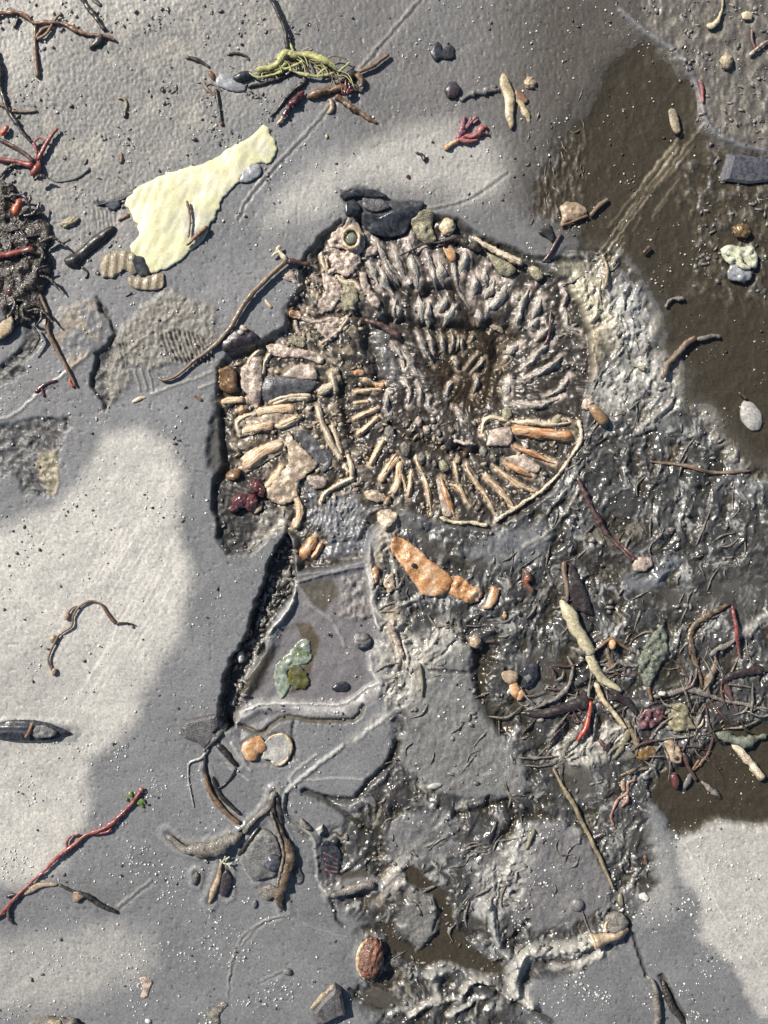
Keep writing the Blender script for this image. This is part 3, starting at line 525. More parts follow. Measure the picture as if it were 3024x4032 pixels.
def mat(name, c1, c2=None, sc=900, rough=.45, bump=.4, bs=1800, uv=None, coat=.25, c3_=None, sss=0, detail=3, dist=.0002, ramp=(.38, .62), dirt=.4, speck=1.0):
    m, N, L, B = nodes(name)
    tc = N.new('ShaderNodeTexCoord'); mp = N.new('ShaderNodeMapping')
    L.new(tc.outputs['UV' if uv else 'Object'], mp.inputs['Vector'])
    if uv: mp.inputs['Scale'].default_value = (uv[0], uv[1], 1)
    n = N.new('ShaderNodeTexNoise'); n.inputs['Scale'].default_value = 1 if uv else sc; n.inputs['Detail'].default_value = detail
    L.new(mp.outputs[0], n.inputs['Vector'])
    r = N.new('ShaderNodeValToRGB'); e = r.color_ramp.elements
    c2 = c2 or tuple(v * .6 for v in c1)
    e[0].position = ramp[0]; e[0].color = (*c1, 1); e[1].position = ramp[1]; e[1].color = (*c2, 1)
    if c3_:
        q = e.new((ramp[0] + ramp[1]) / 2); q.color = (*c3_, 1)
    L.new(n.outputs[0], r.inputs[0])
    dn = N.new('ShaderNodeTexNoise'); dn.inputs['Scale'].default_value = 420; dn.inputs['Detail'].default_value = 5; dn.inputs['Roughness'].default_value = .7
    L.new(tc.outputs['Object'], dn.inputs['Vector'])
    dm = N.new('ShaderNodeMapRange'); dm.inputs[1].default_value = .50; dm.inputs[2].default_value = .62; dm.inputs[3].default_value = 0; dm.inputs[4].default_value = dirt; dm.clamp = True
    L.new(dn.outputs[0], dm.inputs[0])
    mx = N.new('ShaderNodeMix'); mx.data_type = 'RGBA'; mx.inputs['B'].default_value = (.20, .19, .165, 1) if max(c1) > .15 else (.13, .125, .115, 1)
    dk = N.new('ShaderNodeTexNoise'); dk.inputs['Scale'].default_value = 1100; dk.inputs['Detail'].default_value = 4; L.new(tc.outputs['Object'], dk.inputs['Vector'])
    dv = N.new('ShaderNodeMapRange'); dv.inputs[1].default_value = .3; dv.inputs[2].default_value = .65; dv.inputs[3].default_value = 1 - .45 * speck; dv.inputs[4].default_value = 1.12; L.new(dk.outputs[0], dv.inputs[0])
    vs = N.new('ShaderNodeVectorMath'); vs.operation = 'SCALE'; L.new(r.outputs[0], vs.inputs[0]); L.new(dv.outputs[0], vs.inputs['Scale'])
    L.new(dm.outputs[0], mx.inputs['Factor']); L.new(vs.outputs[0], mx.inputs['A']); L.new(mx.outputs['Result'], B.inputs['Base Color'])
    n2 = N.new('ShaderNodeTexNoise'); n2.inputs['Scale'].default_value = bs; n2.inputs['Detail'].default_value = 3
    L.new(tc.outputs['Object'], n2.inputs['Vector'])
    b = N.new('ShaderNodeBump'); b.inputs['Strength'].default_value = bump; b.inputs['Distance'].default_value = dist
    L.new(n2.outputs[0], b.inputs['Height'])
    if uv:
        b0 = N.new('ShaderNodeBump'); b0.inputs['Strength'].default_value = bump; b0.inputs['Distance'].default_value = dist
        L.new(n.outputs[0], b0.inputs['Height']); L.new(b0.outputs[0], b.inputs['Normal'])
    L.new(b.outputs[0], B.inputs['Normal'])
    B.inputs['Roughness'].default_value = rough
    B.inputs['Coat Weight'].default_value = coat; B.inputs['Coat Roughness'].default_value = .12; B.inputs['Coat IOR'].default_value = 1.33
    if sss:
        B.inputs['Subsurface Weight'].default_value = sss; B.inputs['Subsurface Radius'].default_value = (.001, .0008, .0005); B.inputs['Subsurface Scale'].default_value = 1
    return m

def water_mat(name, tint, ior=1.33, wave=0.15, ws=160, thick=0):
    m = bpy.data.materials.new(name); m.use_nodes = True
    N, L = m.node_tree.nodes, m.node_tree.links
    N.clear()
    o = N.new('ShaderNodeOutputMaterial'); mx = N.new('ShaderNodeMixShader'); t = N.new('ShaderNodeBsdfTransparent'); g = N.new('ShaderNodeBsdfGlossy'); f = N.new('ShaderNodeMath'); lw = N.new('ShaderNodeLayerWeight'); pw = N.new('ShaderNodeMath')
    t.inputs[0].default_value = (*tint, 1); g.inputs['Roughness'].default_value = .06; lw.inputs['Blend'].default_value = .5; pw.operation = 'POWER'; pw.inputs[1].default_value = 5; f.operation = 'MULTIPLY_ADD'; f.inputs[1].default_value = .98; f.inputs[2].default_value = .02; L.new(lw.outputs['Facing'], pw.inputs[0]); L.new(pw.outputs[0], f.inputs[0])
    tc = N.new('ShaderNodeTexCoord'); n = N.new('ShaderNodeTexNoise'); n.inputs['Scale'].default_value = ws; n.inputs['Detail'].default_value = 2
    b = N.new('ShaderNodeBump'); b.inputs['Strength'].default_value = wave; b.inputs['Distance'].default_value = .0005
    L.new(tc.outputs['Object'], n.inputs['Vector']); L.new(n.outputs[0], b.inputs['Height'])
    L.new(b.outputs[0], g.inputs['Normal']); L.new(b.outputs[0], lw.inputs['Normal'])
    L.new(f.outputs[0], mx.inputs[0]); L.new(t.outputs[0], mx.inputs[1]); L.new(g.outputs[0], mx.inputs[2]); L.new(mx.outputs[0], o.inputs[0])
    return m

# ------------------------------------------------------------------ linking helpers
def loc3(x, y, z=0): return ((x - 1512) * S, (2016 - y) * S, z * S)

def mesh_from(name, v, f, m, uv=None, smooth_=True):
    me = bpy.data.meshes.new(name)
    me.from_pydata(np.asarray(v, float).tolist() if not isinstance(v, list) else v, [], f)
    if uv is not None:
        u = me.uv_layers.new(name='UVMap'); li = np.empty(len(me.loops), np.int32); me.loops.foreach_get('vertex_index', li)
        u.data.foreach_set('uv', np.asarray(uv, np.float32)[li].ravel())
    if smooth_: me.polygons.foreach_set('use_smooth', np.ones(len(me.polygons), bool))
    me.materials.append(m); me.update()
    b = bmesh.new(); b.from_mesh(me); bmesh.ops.recalc_face_normals(b, faces=b.faces[:])
    if sum(q.normal.z * q.calc_area() for q in b.faces) < 0 and any(len(e.link_faces) == 1 for e in b.edges): bmesh.ops.reverse_faces(b, faces=b.faces[:])
    b.to_mesh(me); b.free()
    return me

def tag(o, label=None, cat=None, group=None, kind=None):
    for k, v in (('label', label), ('category', cat), ('group', group), ('kind', kind)):
        if v: o[k] = v
    return o

class Thing:
    """An object at its own place: one mesh, or an empty with its parts as children."""
    def __init__(s, name, label, cat, at, group=None):
        s.at = np.array(loc3(at[0], at[1], float(zat(*at)))); s.name = name
        s.root = bpy.data.objects.new(name, None); s.root.empty_display_size = .005; s.root.location = s.at
        C.objects.link(s.root); tag(s.root, label, cat, group)
    def add(s, part, geo, m, label=None, parent=None, kind=None):
        v, f, uv = geo[:3]
        v = (np.asarray(v, float) - [1512, 2016, 0]) * [S, -S, S] - s.at
        o = bpy.data.objects.new(part, mesh_from(part, v, f, m, uv, len(geo) < 4))
        o.parent = parent or s.root; C.objects.link(o)
        if label: o['label'] = label
        if kind: o['kind'] = kind
        return o

def single(name, label, cat, geo, m, group=None):
    v, f, uv = geo[:3]
    v = np.asarray(v, float); c = np.array([v[:, 0].mean(), v[:, 1].mean(), v[:, 2].min()])
    o = bpy.data.objects.new(name, mesh_from(name, (v - c) * [S, -S, S], f, m, uv, len(geo) < 4))
    o.location = loc3(*c); C.objects.link(o)
    return tag(o, label, cat, group)

# ------------------------------------------------------------------ shapes (all lie on the height field)
_seed = [100]
def nseed():
    _seed[0] += 1; return _seed[0]

def strand(pts, w=12, h=None, dz=0, sides=8, rag=.10, flat=1, up=.35, ends='round', seg=None, warp=.0, follow=1.0, groove=0.0, box=1.0, bend=1.0):
    """A tapering stem along pts; w: width or widths along it; dz: lift or lifts along it."""
    ws = list(w) if isinstance(w, (list, tuple)) else [w, w]
    L = sum(math.dist(pts[q], pts[q + 1]) for q in range(len(pts) - 1))
    n = seg or int(min(90, max(10, L / max(5, .38 * sum(ws) / len(ws)))))
    p = spline(pts, n); t = np.linspace(0, 1, n)
    sd = nseed()
    wid = np.interp(t, np.linspace(0, 1, len(ws)), ws)
    p = p + np.stack([perlin(t * L / 60, t * 0 + .5, sd), perlin(t * L / 60, t * 0 + 7.5, sd)], 1) * (np.minimum(wid, 30)[:, None] * .22 * bend + warp)
    dzs = np.interp(t, np.linspace(0, 1, len(dz)), dz) if isinstance(dz, (list, tuple)) else np.full(n, float(dz))
    s_ = t * L
    wid = wid * (1 + rag * 1.6 * perlin(s_ / 55, t * 0 + 3.3, sd + 4) + rag * perlin(s_ / 20, t * 0 + 1.3, sd + 5))
    if ends == 'round':
        for e in (s_, L - s_):
            rr = wid / 2; q = np.clip(e / rr, 0, 1); wid = wid * np.sqrt(np.clip(1 - (1 - q) ** 2, .06, 1))
    elif ends == 'blunt':
        for e in (s_, L - s_):
            wid = wid * (.55 + .45 * np.sqrt(np.clip(1 - (1 - np.clip(e / (wid * .22 + 1e-3), 0, 1)) ** 2, 0, 1)))
    elif ends == 'point':
        wid = wid * np.clip(np.sin(np.pi * np.clip(t, 0, 1)) ** .55, .06, 1)
    hh = wid * (h / (max(ws)) if h else .8)
    tan = np.gradient(p, axis=0); tan /= np.linalg.norm(tan, axis=1)[:, None] + 1e-9
    nor = np.stack([-tan[:, 1], tan[:, 0]], 1)
    zc = zat(p[:, 0], p[:, 1])
    k = np.ones(5) / 5; zc = np.convolve(np.pad(zc, 2, 'edge'), k, 'valid') * follow + (1 - follow) * zc.max()
    zc = zc + hh * up + dzs
    v = []; uv = []
    for j in range(sides):
        a = 2 * math.pi * j / sides
        r = 1 + rag * 2 * perlin(s_ / 14 + 3 * j, t * 0 + j * 1.7, sd + 1) + 1.3 * rag * perlin(s_ / 6, t * 0 + j * 2.3, sd + 2) + groove * (1 if j % 3 == 0 else -.5)
        ca, sa = math.copysign(abs(math.cos(a)) ** box, math.cos(a)), math.copysign(abs(math.sin(a)) ** box, math.sin(a))
        v.append(np.column_stack([p + nor * (ca * wid / 2 * r)[:, None], zc + sa * hh / 2 * r]))
        uv.append(np.column_stack([s_ / 40, np.full(n, abs(j / sides * 2 - 1))]))
    v = np.concatenate(v); uv = np.concatenate(uv)
    f = [(j * n + q, j * n + q + 1, ((j + 1) % sides) * n + q + 1, ((j + 1) % sides) * n + q) for j in range(sides) for q in range(n - 1)]
    f += [tuple(j * n for j in range(sides))[::1], tuple(j * n + n - 1 for j in range(sides))[::-1]]
    return v, f, uv

def sheet(poly, th=6, dome=0, edge=20, res=None, dz=0, wav=0, ws=60, rag=3, tilt=(0, 0), smooth_out=True, follow=1.0, ridge=None):
    """A flake, leaf or slab with its own outline and thickness lying on the ground."""
    poly = np.array(poly, float); sd = nseed()
    if smooth_out:
        cl = np.vstack([poly, poly[:1]]); per = np.linalg.norm(np.diff(cl, axis=0), axis=1).sum()
        n = int(np.clip(per / 9, 20, 150)); cum = np.concatenate([[0], np.cumsum(np.linalg.norm(np.diff(cl, axis=0), axis=1))])
        q = np.linspace(0, cum[-1], n, endpoint=False)
        out = np.column_stack([np.interp(q, cum, cl[:, 0]), np.interp(q, cum, cl[:, 1])])
        out = .5 * out + .25 * np.roll(out, 1, 0) + .25 * np.roll(out, -1, 0)
    else:
        out = poly
    cen = out.mean(0); dirs = (out - cen) / (np.linalg.norm(out - cen, axis=1)[:, None] + 1e-9)
    out = out + dirs * (rag * (perlin(out[:, 0] / 16, out[:, 1] / 16, sd) + .6 * perlin(out[:, 0] / 6, out[:, 1] / 6, sd)))[:, None]
    lo, hi = out.min(0), out.max(0)
    res = res or max(7, math.sqrt((hi - lo).prod()) / 26)
    gx, gy = np.meshgrid(np.arange(lo[0], hi[0], res), np.arange(lo[1], hi[1], res))
    gx = (gx + rng.uniform(-.25, .25, gx.shape) * res).ravel(); gy = (gy + rng.uniform(-.25, .25, gy.shape) * res).ravel()
    d = sdf(out.tolist(), gx, gy); k = d > res * .45
    pts = [Vector((x, y)) for x, y in out] + [Vector((x, y)) for x, y in zip(gx[k], gy[k])]
    n = len(out)
    r = delaunay_2d_cdt(pts, [], [list(range(n))], 1, 1e-6)
    V = np.array([[p.x, p.y] for p in r[0]]); F = [tuple(x) for x in r[2]]
    dd = np.maximum(0, sdf(out.tolist(), V[:, 0], V[:, 1])); dd[dd < 1e-3] = 0
    zg = zat(V[:, 0], V[:, 1])
    if follow < 1: zg = follow * zg + (1 - follow) * np.median(zg)
    prof = 1 - np.exp(-dd / edge)
    z = zg + dz + dome * prof + wav * fbm(V[:, 0] / ws, V[:, 1] / ws, 3, sd) * (.35 + .65 * np.clip(dd / edge, 0, 1)) + tilt[0] * (V[:, 0] - cen[0]) + tilt[1] * (V[:, 1] - cen[1])
    if ridge is not None: z = z + ridge(V[:, 0], V[:, 1], dd)
    top = np.column_stack([V, z + th]); bot = np.column_stack([V, np.minimum(z, z)])
    m = len(V)
    ec = {}
    for f in F:
        for a, b in zip(f, f[1:] + f[:1]): ec[(a, b)] = 1
    side = [(a, b) for (a, b) in ec if (b, a) not in ec]
    f2 = F + [tuple(q + m for q in f[::-1]) for f in F] + [(b, a, a + m, b + m) for a, b in side]
    uv = np.vstack([V, V]) / 100
    return np.vstack([top, bot]), f2, uv

_ico = {}
def ico(n):
    if n not in _ico:
        t = (1 + 5 ** .5) / 2
        v = [(-1, t, 0), (1, t, 0), (-1, -t, 0), (1, -t, 0), (0, -1, t), (0, 1, t), (0, -1, -t), (0, 1, -t), (t, 0, -1), (t, 0, 1), (-t, 0, -1), (-t, 0, 1)]
        v = [tuple(np.array(p) / math.sqrt(1 + t * t)) for p in v]
        f = [(0, 11, 5), (0, 5, 1), (0, 1, 7), (0, 7, 10), (0, 10, 11), (1, 5, 9), (5, 11, 4), (11, 10, 2), (10, 7, 6), (7, 1, 8), (3, 9, 4), (3, 4, 2), (3, 2, 6), (3, 6, 8), (3, 8, 9), (4, 9, 5), (2, 4, 11), (6, 2, 10), (8, 6, 7), (9, 8, 1)]
        for _ in range(n):
            c = {}; g = []
            def mid(a, b):
                k = (min(a, b), max(a, b))
                if k not in c:
                    p = np.array(v[a]) + np.array(v[b]); v.append(tuple(p / np.linalg.norm(p))); c[k] = len(v) - 1
                return c[k]
            for a, b, d in f:
                x, y, z = mid(a, b), mid(b, d), mid(d, a); g += [(a, x, z), (b, y, x), (d, z, y), (x, y, z)]
            f = g
        _ico[n] = (np.array(v), f)
    return _ico[n]

def lump(cx, cy, rx, ry, rz=None, rot=0, nz=.18, sub=3, dz=0, up=.35, fr=1.6, flat=False):
    v, f = ico(sub); sd = nseed(); rz = rz or min(rx, ry) * .7
    n = 1 + nz * fbm(v[:, 0] * fr + v[:, 2] * 1.3 + 5, v[:, 1] * fr - v[:, 2] * 1.1, 3, sd)
    x, y, z = v[:, 0] * n * rx, v[:, 1] * n * ry, v[:, 2] * n * rz
    c, s = math.cos(math.radians(rot)), math.sin(math.radians(rot))
    p = np.column_stack([cx + x * c - y * s, cy + x * s + y * c, zat(cx, cy) + dz + rz * up + z])
    uv = np.column_stack([v[:, 0], v[:, 1]])
    return (p, [t[::-1] for t in f], uv) if not flat else (p, [t[::-1] for t in f], uv, 1)

def chunk(poly, h, top=.7, shift=(0, 0), dz=-4, nz=2, sub=4):
    """An angular stone: outline at the ground, smaller tilted top face, broken flanks."""
    o = np.array(poly, float); c = o.mean(0); n = len(o); sd = nseed()
    rings = []
    for t, k in ((0, 1), (.45, .97), (.8, .5 + .5 * (.45 + .55 * top)), (1, top)):
        q = c + (o - c) * (1 - (1 - k)) + np.array(shift) * t
        zz = float(zat(*c)) + dz + h * t + nz * perlin(q[:, 0] / 25, q[:, 1] / 25, sd)
        rings.append(np.column_stack([q, zz]))
    v = np.vstack(rings + [[[*(c + shift), float(zat(*c)) + dz + h * 1.05]]])
    f = []
    for r in range(3):
        for q in range(n): f.append((r * n + q, (r + 1) * n + q, (r + 1) * n + (q + 1) % n, r * n + (q + 1) % n))
    f += [(3 * n + q, 4 * n, 3 * n + (q + 1) % n) for q in range(n)]
    return v, [x[::-1] for x in f][::1] if False else f, v[:, :2] / 100, 1

# ------------------------------------------------------------------ build the ground and the ammonite bed out of the height field
VV = np.column_stack([(XX.ravel() - 1512) * S, (2016 - YY.ravel()) * S, H.ravel() * S])
jj, ii = np.meshgrid(np.arange(NYg - 1), np.arange(NXg - 1), indexing='ij')
q0 = (jj * NXg + ii).ravel()
QUADS = np.column_stack([q0, q0 + NXg, q0 + NXg + 1, q0 + 1])
CXc = (XX[:-1, :-1] + D / 2); CYc = (YY[:-1, :-1] + D / 2)
def inside(poly):
    m = np.zeros(CXc.shape, bool); a = np.array(poly)
    k = (CXc > a[:, 0].min()) & (CXc < a[:, 0].max()) & (CYc > a[:, 1].min()) & (CYc < a[:, 1].max())
    idx = np.nonzero(k); m[idx] = sdf(poly, CXc[idx], CYc[idx]) > 0
    return m.ravel()
inA = inside(AMM); inI = inside(INNER) & inA

def grid_piece(name, mask, origin=(0, 0, 0)):
    q = QUADS[mask]; used = np.unique(q); remap = np.full(len(VV), -1, np.int64); remap[used] = np.arange(len(used))
    q = remap[q]; v = VV[used] - np.array(origin)
    me = bpy.data.meshes.new(name)
    me.vertices.add(len(v)); me.vertices.foreach_set('co', v.ravel().astype(np.float32))
    me.loops.add(q.size); me.loops.foreach_set('vertex_index', q.ravel().astype(np.int32))
    me.polygons.add(len(q)); me.polygons.foreach_set('loop_start', np.arange(0, q.size, 4, dtype=np.int32)); me.polygons.foreach_set('loop_total', np.full(len(q), 4, np.int32))
    me.update(calc_edges=True)
    me.polygons.foreach_set('use_smooth', np.ones(len(q), bool))
    a = me.attributes.new('albedo', 'FLOAT_COLOR', 'POINT')
    col = np.ones((len(v), 4), np.float32); col[:, :3] = A.reshape(-1, 3)[used]; a.data.foreach_set('color', col.ravel())
    r = me.attributes.new('rough', 'FLOAT', 'POINT'); r.data.foreach_set('value', R.ravel()[used].astype(np.float32))
    me.materials.append(MUD)
    o = bpy.data.objects.new(name, me); C.objects.link(o)
    return o
g = grid_piece('ground', ~inA); tag(g, 'wet grey clay and mud of the foreshore', kind='structure')

def water(name, poly, z, m, meniscus=0, res=26, label=None):
    poly = np.array(poly); lo, hi = poly.min(0), poly.max(0)
    d_out = poly
    geo = sheet(poly, th=0, res=res, follow=0, rag=2)
    v, f, uv = geo; n = len(v) // 2
    v = v[:n]; f = [t for t in f if max(t) < n]
    dd = np.maximum(0, sdf(poly.tolist(), v[:, 0], v[:, 1]))
    v[:, 2] = z - meniscus * np.exp(-dd / 9) + .15 * perlin(v[:, 0] / 90, v[:, 1] / 90, 5)
    o = bpy.data.objects.new(name, mesh_from(name, (v - [1512, 2016, 0]) * [S, -S, S], f, m)); C.objects.link(o)
    tag(o, label, kind='structure'); return o
W_BROWN = water_mat('brown_water', (.84, .81, .75))
W_CLEAR = water_mat('clear_water', (.93, .93, .93), wave=.1)
def grow(poly, k):
    a = np.array(poly, float); c = a.mean(0); d = a - c
    return (a + d / np.linalg.norm(d, axis=1)[:, None] * k).tolist()
water('puddle_water', grow([(min(x, 3300), y) for x, y in RPOLY], 60), -10, W_BROWN, label='shallow brown puddle right of the fossil')
water('puddle_water', P('z', 1500, 2250, 1900, 2100, 2300, 1850, 2420, 1500, 2620, 1500, 2750, 1750, 3300, 1900, 3300, 3230, 2850, 3300, 2640, 3320, 2500, 3700, 2240, 3800, 2040, 3860, 2000, 4250, 1600, 4250, 1440, 3900, 1430, 3600, 1290, 3440, 1300, 3300, 1500, 3100, 1580, 2900, 1530, 2600, 1500, 2450), -15.5, W_BROWN, label='thin muddy water lying in the hollows below the fossil')
water('puddle_water', P('z', 1640, 1330, 1800, 1220, 2010, 1250, 2100, 1380, 2060, 1560, 1920, 1680, 1760, 1640, 1640, 1480), -66, W_BROWN, label='brown water in the middle of the ammonite')
water('pool_water', grow(POOL, 5), -3.5, W_CLEAR, meniscus=-6, res=14, label='clear water of the small pool in the clay')

# ------------------------------------------------------------------ materials of the things
RIB = mat('cream_shell_rib', (.80, .69, .52), (.30, .165, .075), uv=(.6, 7), rough=.3, c3_=(.64, .46, .29), bump=.9, ramp=(.36, .66), dist=.0004, dirt=.15, speck=.6)
RIBO = mat('orange_shell_rib', (.78, .60, .43), (.34, .16, .07), uv=(.6, 6), rough=.25, c3_=(.50, .25, .11), bump=.8, ramp=(.36, .66), dist=.0003, dirt=.15, speck=.6)
RIBP = mat('pale_shell_rib', (.78, .69, .53), (.32, .24, .15), uv=(.8, 6), rough=.38, bump=.9, c3_=(.60, .51, .37), ramp=(.36, .66), dist=.0004, dirt=.15, speck=.6)
RIBG = mat('clay_rib', (.62, .58, .51), (.15, .125, .105), uv=(.9, 6), rough=.34, c3_=(.39, .36, .315), bump=1, bs=1500, dist=.0006, detail=5, ramp=(.38, .66), dirt=.15, speck=.6)
NACRE = mat('shell_slab', (.70, .59, .44), (.38, .30, .23), sc=330, rough=.3, c3_=(.36, .27, .19), bump=.7, dist=.0004)
PINK = mat('pinkish_shell', (.62, .51, .42), (.30, .23, .195), sc=420, rough=.35, bump=.7, dist=.0004)
GSLAB = mat('grey_shell_slab', (.13, .13, .14), (.06, .06, .065), sc=500, rough=.3, bump=.7, dist=.0003)
BRNB = mat('brown_shell_block', (.24, .13, .05), (.11, .06, .03), sc=500, rough=.3, bump=.7)
ORANGE = mat('orange_shell', (.74, .54, .37), (.44, .21, .09), sc=260, rough=.24, c3_=(.62, .34, .16), bump=.7, coat=.5, detail=6, dirt=.3, speck=1.2)
SHELLY = mat('cream_shell', (.62, .52, .36), (.42, .30, .17), sc=420, rough=.4, dirt=.15, speck=.6)
BLACK = mat('black_weed', (.035, .032, .03), (.014, .013, .013), sc=800, rough=.4)
BLUEB = mat('blue_black_shell', (.045, .05, .065), (.016, .017, .022), sc=600, rough=.3, c3_=(.03, .035, .045))
PURP = mat('purple_shell', (.060, .045, .055), (.025, .02, .025), sc=600, rough=.35)
BROWN_T = mat('brown_twig', (.16, .095, .055), (.06, .038, .025), uv=(.8, 2.5), rough=.5, c3_=(.22, .12, .06))
GREYT = mat('grey_brown_twig', (.24, .20, .155), (.09, .065, .045), uv=(.4, 3), rough=.5, c3_=(.20, .12, .07))
RUST = mat('rust_twig', (.27, .14, .075), (.11, .06, .04), uv=(.8, 2.5), rough=.5)
RED = mat('red_weed', (.33, .075, .06), (.17, .04, .04), sc=700, rough=.4, sss=.15, coat=.3)
REDV = mat('bright_red_weed', (.52, .09, .05), (.33, .05, .035), sc=600, rough=.35, sss=.2)
ORR = mat('orange_red_nub', (.55, .13, .05), (.38, .07, .035), sc=500, rough=.4, sss=.2)
CORAL = mat('pink_coralline', (.40, .14, .14), (.24, .08, .09), sc=600, rough=.55, c3_=(.40, .12, .12))
CORALM = mat('mauve_coralline', (.32, .14, .17), (.22, .085, .11), sc=600, rough=.55)
DKRED = mat('dark_red_weed', (.15, .045, .05), (.06, .02, .025), sc=500, rough=.25, coat=.5)
SALMON = mat('salmon_weed', (.40, .21, .16), (.22, .11, .085), uv=(.8, 3), rough=.4)
DKREDT = mat('dark_red_stem', (.15, .08, .07), (.06, .035, .033), uv=(.8, 3), rough=.35, coat=.4)
YSHEET = mat('bleached_weed', (.70, .66, .49), (.46, .45, .385), sc=38, rough=.42, bump=.35, bs=900, c3_=(.62, .60, .36), sss=.12, detail=5, ramp=(.36, .66), dirt=.06, speck=.2)
YGREEN = mat('yellow_green_weed', (.44, .44, .14), (.22, .23, .08), uv=(.4, 3), rough=.45, c3_=(.50, .48, .24), sss=.1)
PALEY = mat('pale_yellow_weed', (.66, .66, .47), (.46, .47, .36), sc=300, rough=.4, sss=.15, c3_=(.58, .60, .45))
TRANS = mat('milky_flake', (.36, .38, .40), (.26, .27, .29), sc=300, rough=.3)
GREENG = mat('green_glassy_weed', (.32, .38, .28), (.14, .19, .06), sc=180, rough=.25, c3_=(.36, .42, .36), coat=.5, sss=.1)
OLIVE = mat('olive_leaf', (.16, .15, .03), (.08, .085, .02), sc=300, rough=.3, coat=.5)
GGREEN = mat('grey_green_frond', (.21, .225, .18), (.09, .105, .075), sc=500, rough=.5, bump=.9, dist=.0005, c3_=(.16, .18, .135))
GREEN = mat('green_sprig', (.18, .26, .06), (.07, .12, .03), sc=600, rough=.4)
CREAM = mat('cream_stalk', (.58, .52, .35), (.34, .28, .17), uv=(.25, 2.5), rough=.4, c3_=(.50, .45, .29), ramp=(.40, .68))
CREAMW = mat('cream_weed', (.66, .58, .42), (.48, .38, .22), sc=320, rough=.45)
TANL = mat('tan_leaf', (.44, .34, .23), (.27, .18, .11), sc=350, rough=.42, c3_=(.38, .29, .20))
AMBER = mat('amber_leaf', (.25, .15, .05), (.10, .065, .035), uv=(3, .7), rough=.3)
OLIVEG = mat('olive_tan_leaf', (.30, .275, .17), (.18, .16, .09), sc=350, rough=.5)
PLEAF = mat('purple_black_leaf', (.05, .035, .035), (.022, .018, .02), sc=500, rough=.28, coat=.4)
PRED = mat('purple_red_leaf', (.20, .09, .10), (.08, .04, .05), uv=(2, 3), rough=.35)
STONE = mat('dark_stone', (.12, .115, .12), (.055, .053, .058), sc=500, rough=.45, bump=.8, dist=.0004)
STONEL = mat('grey_stone', (.20, .20, .195), (.10, .10, .10), sc=500, rough=.5, bump=.8, dist=.0004)
BPEB = mat('blue_grey_pebble', (.10, .105, .125), (.05, .052, .065), sc=600, rough=.35)
SILTW = mat('silted_weed', (.25, .235, .205), (.10, .085, .07), sc=380, rough=.5, c3_=(.20, .18, .155), bump=.9, dist=.0005)
WEEDB = mat('brown_kelp', (.20, .14, .085), (.07, .05, .035), sc=380, rough=.3, c3_=(.15, .10, .06), coat=.45, bump=.7, dist=.0004)
TANF = mat('tan_flake', (.42, .36, .25), (.28, .22, .14), sc=420, rough=.55, bump=.8, dist=.0004)
WHITE = mat('white_grain', (.78, .76, .70), (.55, .52, .46), sc=900, rough=.3)
PEARL = mat('pale_pebble', (.44, .43, .40), (.34, .33, .31), sc=300, rough=.5)
BEAN = mat('tan_bean', (.34, .22, .12), (.22, .13, .07), sc=300, rough=.4)
SEEDR = mat('red_brown_seed', (.27, .085, .045), (.09, .03, .02), sc=450, rough=.3, c3_=(.20, .10, .07), bump=.9, dist=.0006, coat=.4)
HAIR = mat('tan_straw', (.36, .30, .19), (.22, .17, .10), uv=(.6, 3), rough=.5)
WTHREAD = mat('whitish_thread', (.42, .42, .39), (.30, .29, .27), sc=900, rough=.4)
ROT = mat('rotting_weed', (.075, .06, .045), (.022, .019, .016), sc=300, rough=.38, bump=1, dist=.0008, bs=900, c3_=(.045, .037, .03))
STRIPE = mat('striped_shell', (.20, .16, .14), (.035, .03, .033), uv=(.02, 6), rough=.3, coat=.4)
LICH = mat('tan_crust', (.40, .37, .24), (.20, .18, .12), sc=420, rough=.6, bump=1, dist=.0006)

# ------------------------------------------------------------------ THE AMMONITE
am = Thing('ammonite_fossil', 'large coiled ribbed ammonite fossil exposed in the wet clay', 'fossil', (1680, 1500))
outerw = grid_piece('outer_whorl', inA & ~inI, am.at); outerw.parent = am.root
innerw = grid_piece('inner_whorl', inI, am.at); innerw.parent = am.root

for v_, m_, rows_, h_, dz_, rag_, up_ in RIBROWS:
    for wd_, *xy_ in rows_:
        mx_ = max(wd_) if isinstance(wd_, tuple) else wd_
        g_ = m_ == 'RIBG'
        k_ = .95 if g_ else 1.0
        am.add('rib', strand(P(v_, *xy_), [q * k_ for q in wd_] if isinstance(wd_, tuple) else wd_ * k_, h=h_ or (.62 if g_ else .55 if v_ in 'ge' and mx_ >= 24 else .9) * mx_, dz=dz_ - (6 if g_ else 3), rag=.24 if g_ else max(.15, rag_), up=up_ if g_ else .26, sides=12, groove=0 if g_ else .13, ends='point' if g_ or (v_ == 'h' and mx_ < 30) else 'blunt', box=1.45 if g_ else (.62 if v_ in 'ge' and mx_ >= 24 else 1.35), bend=1 if g_ else .4), globals()[m_])


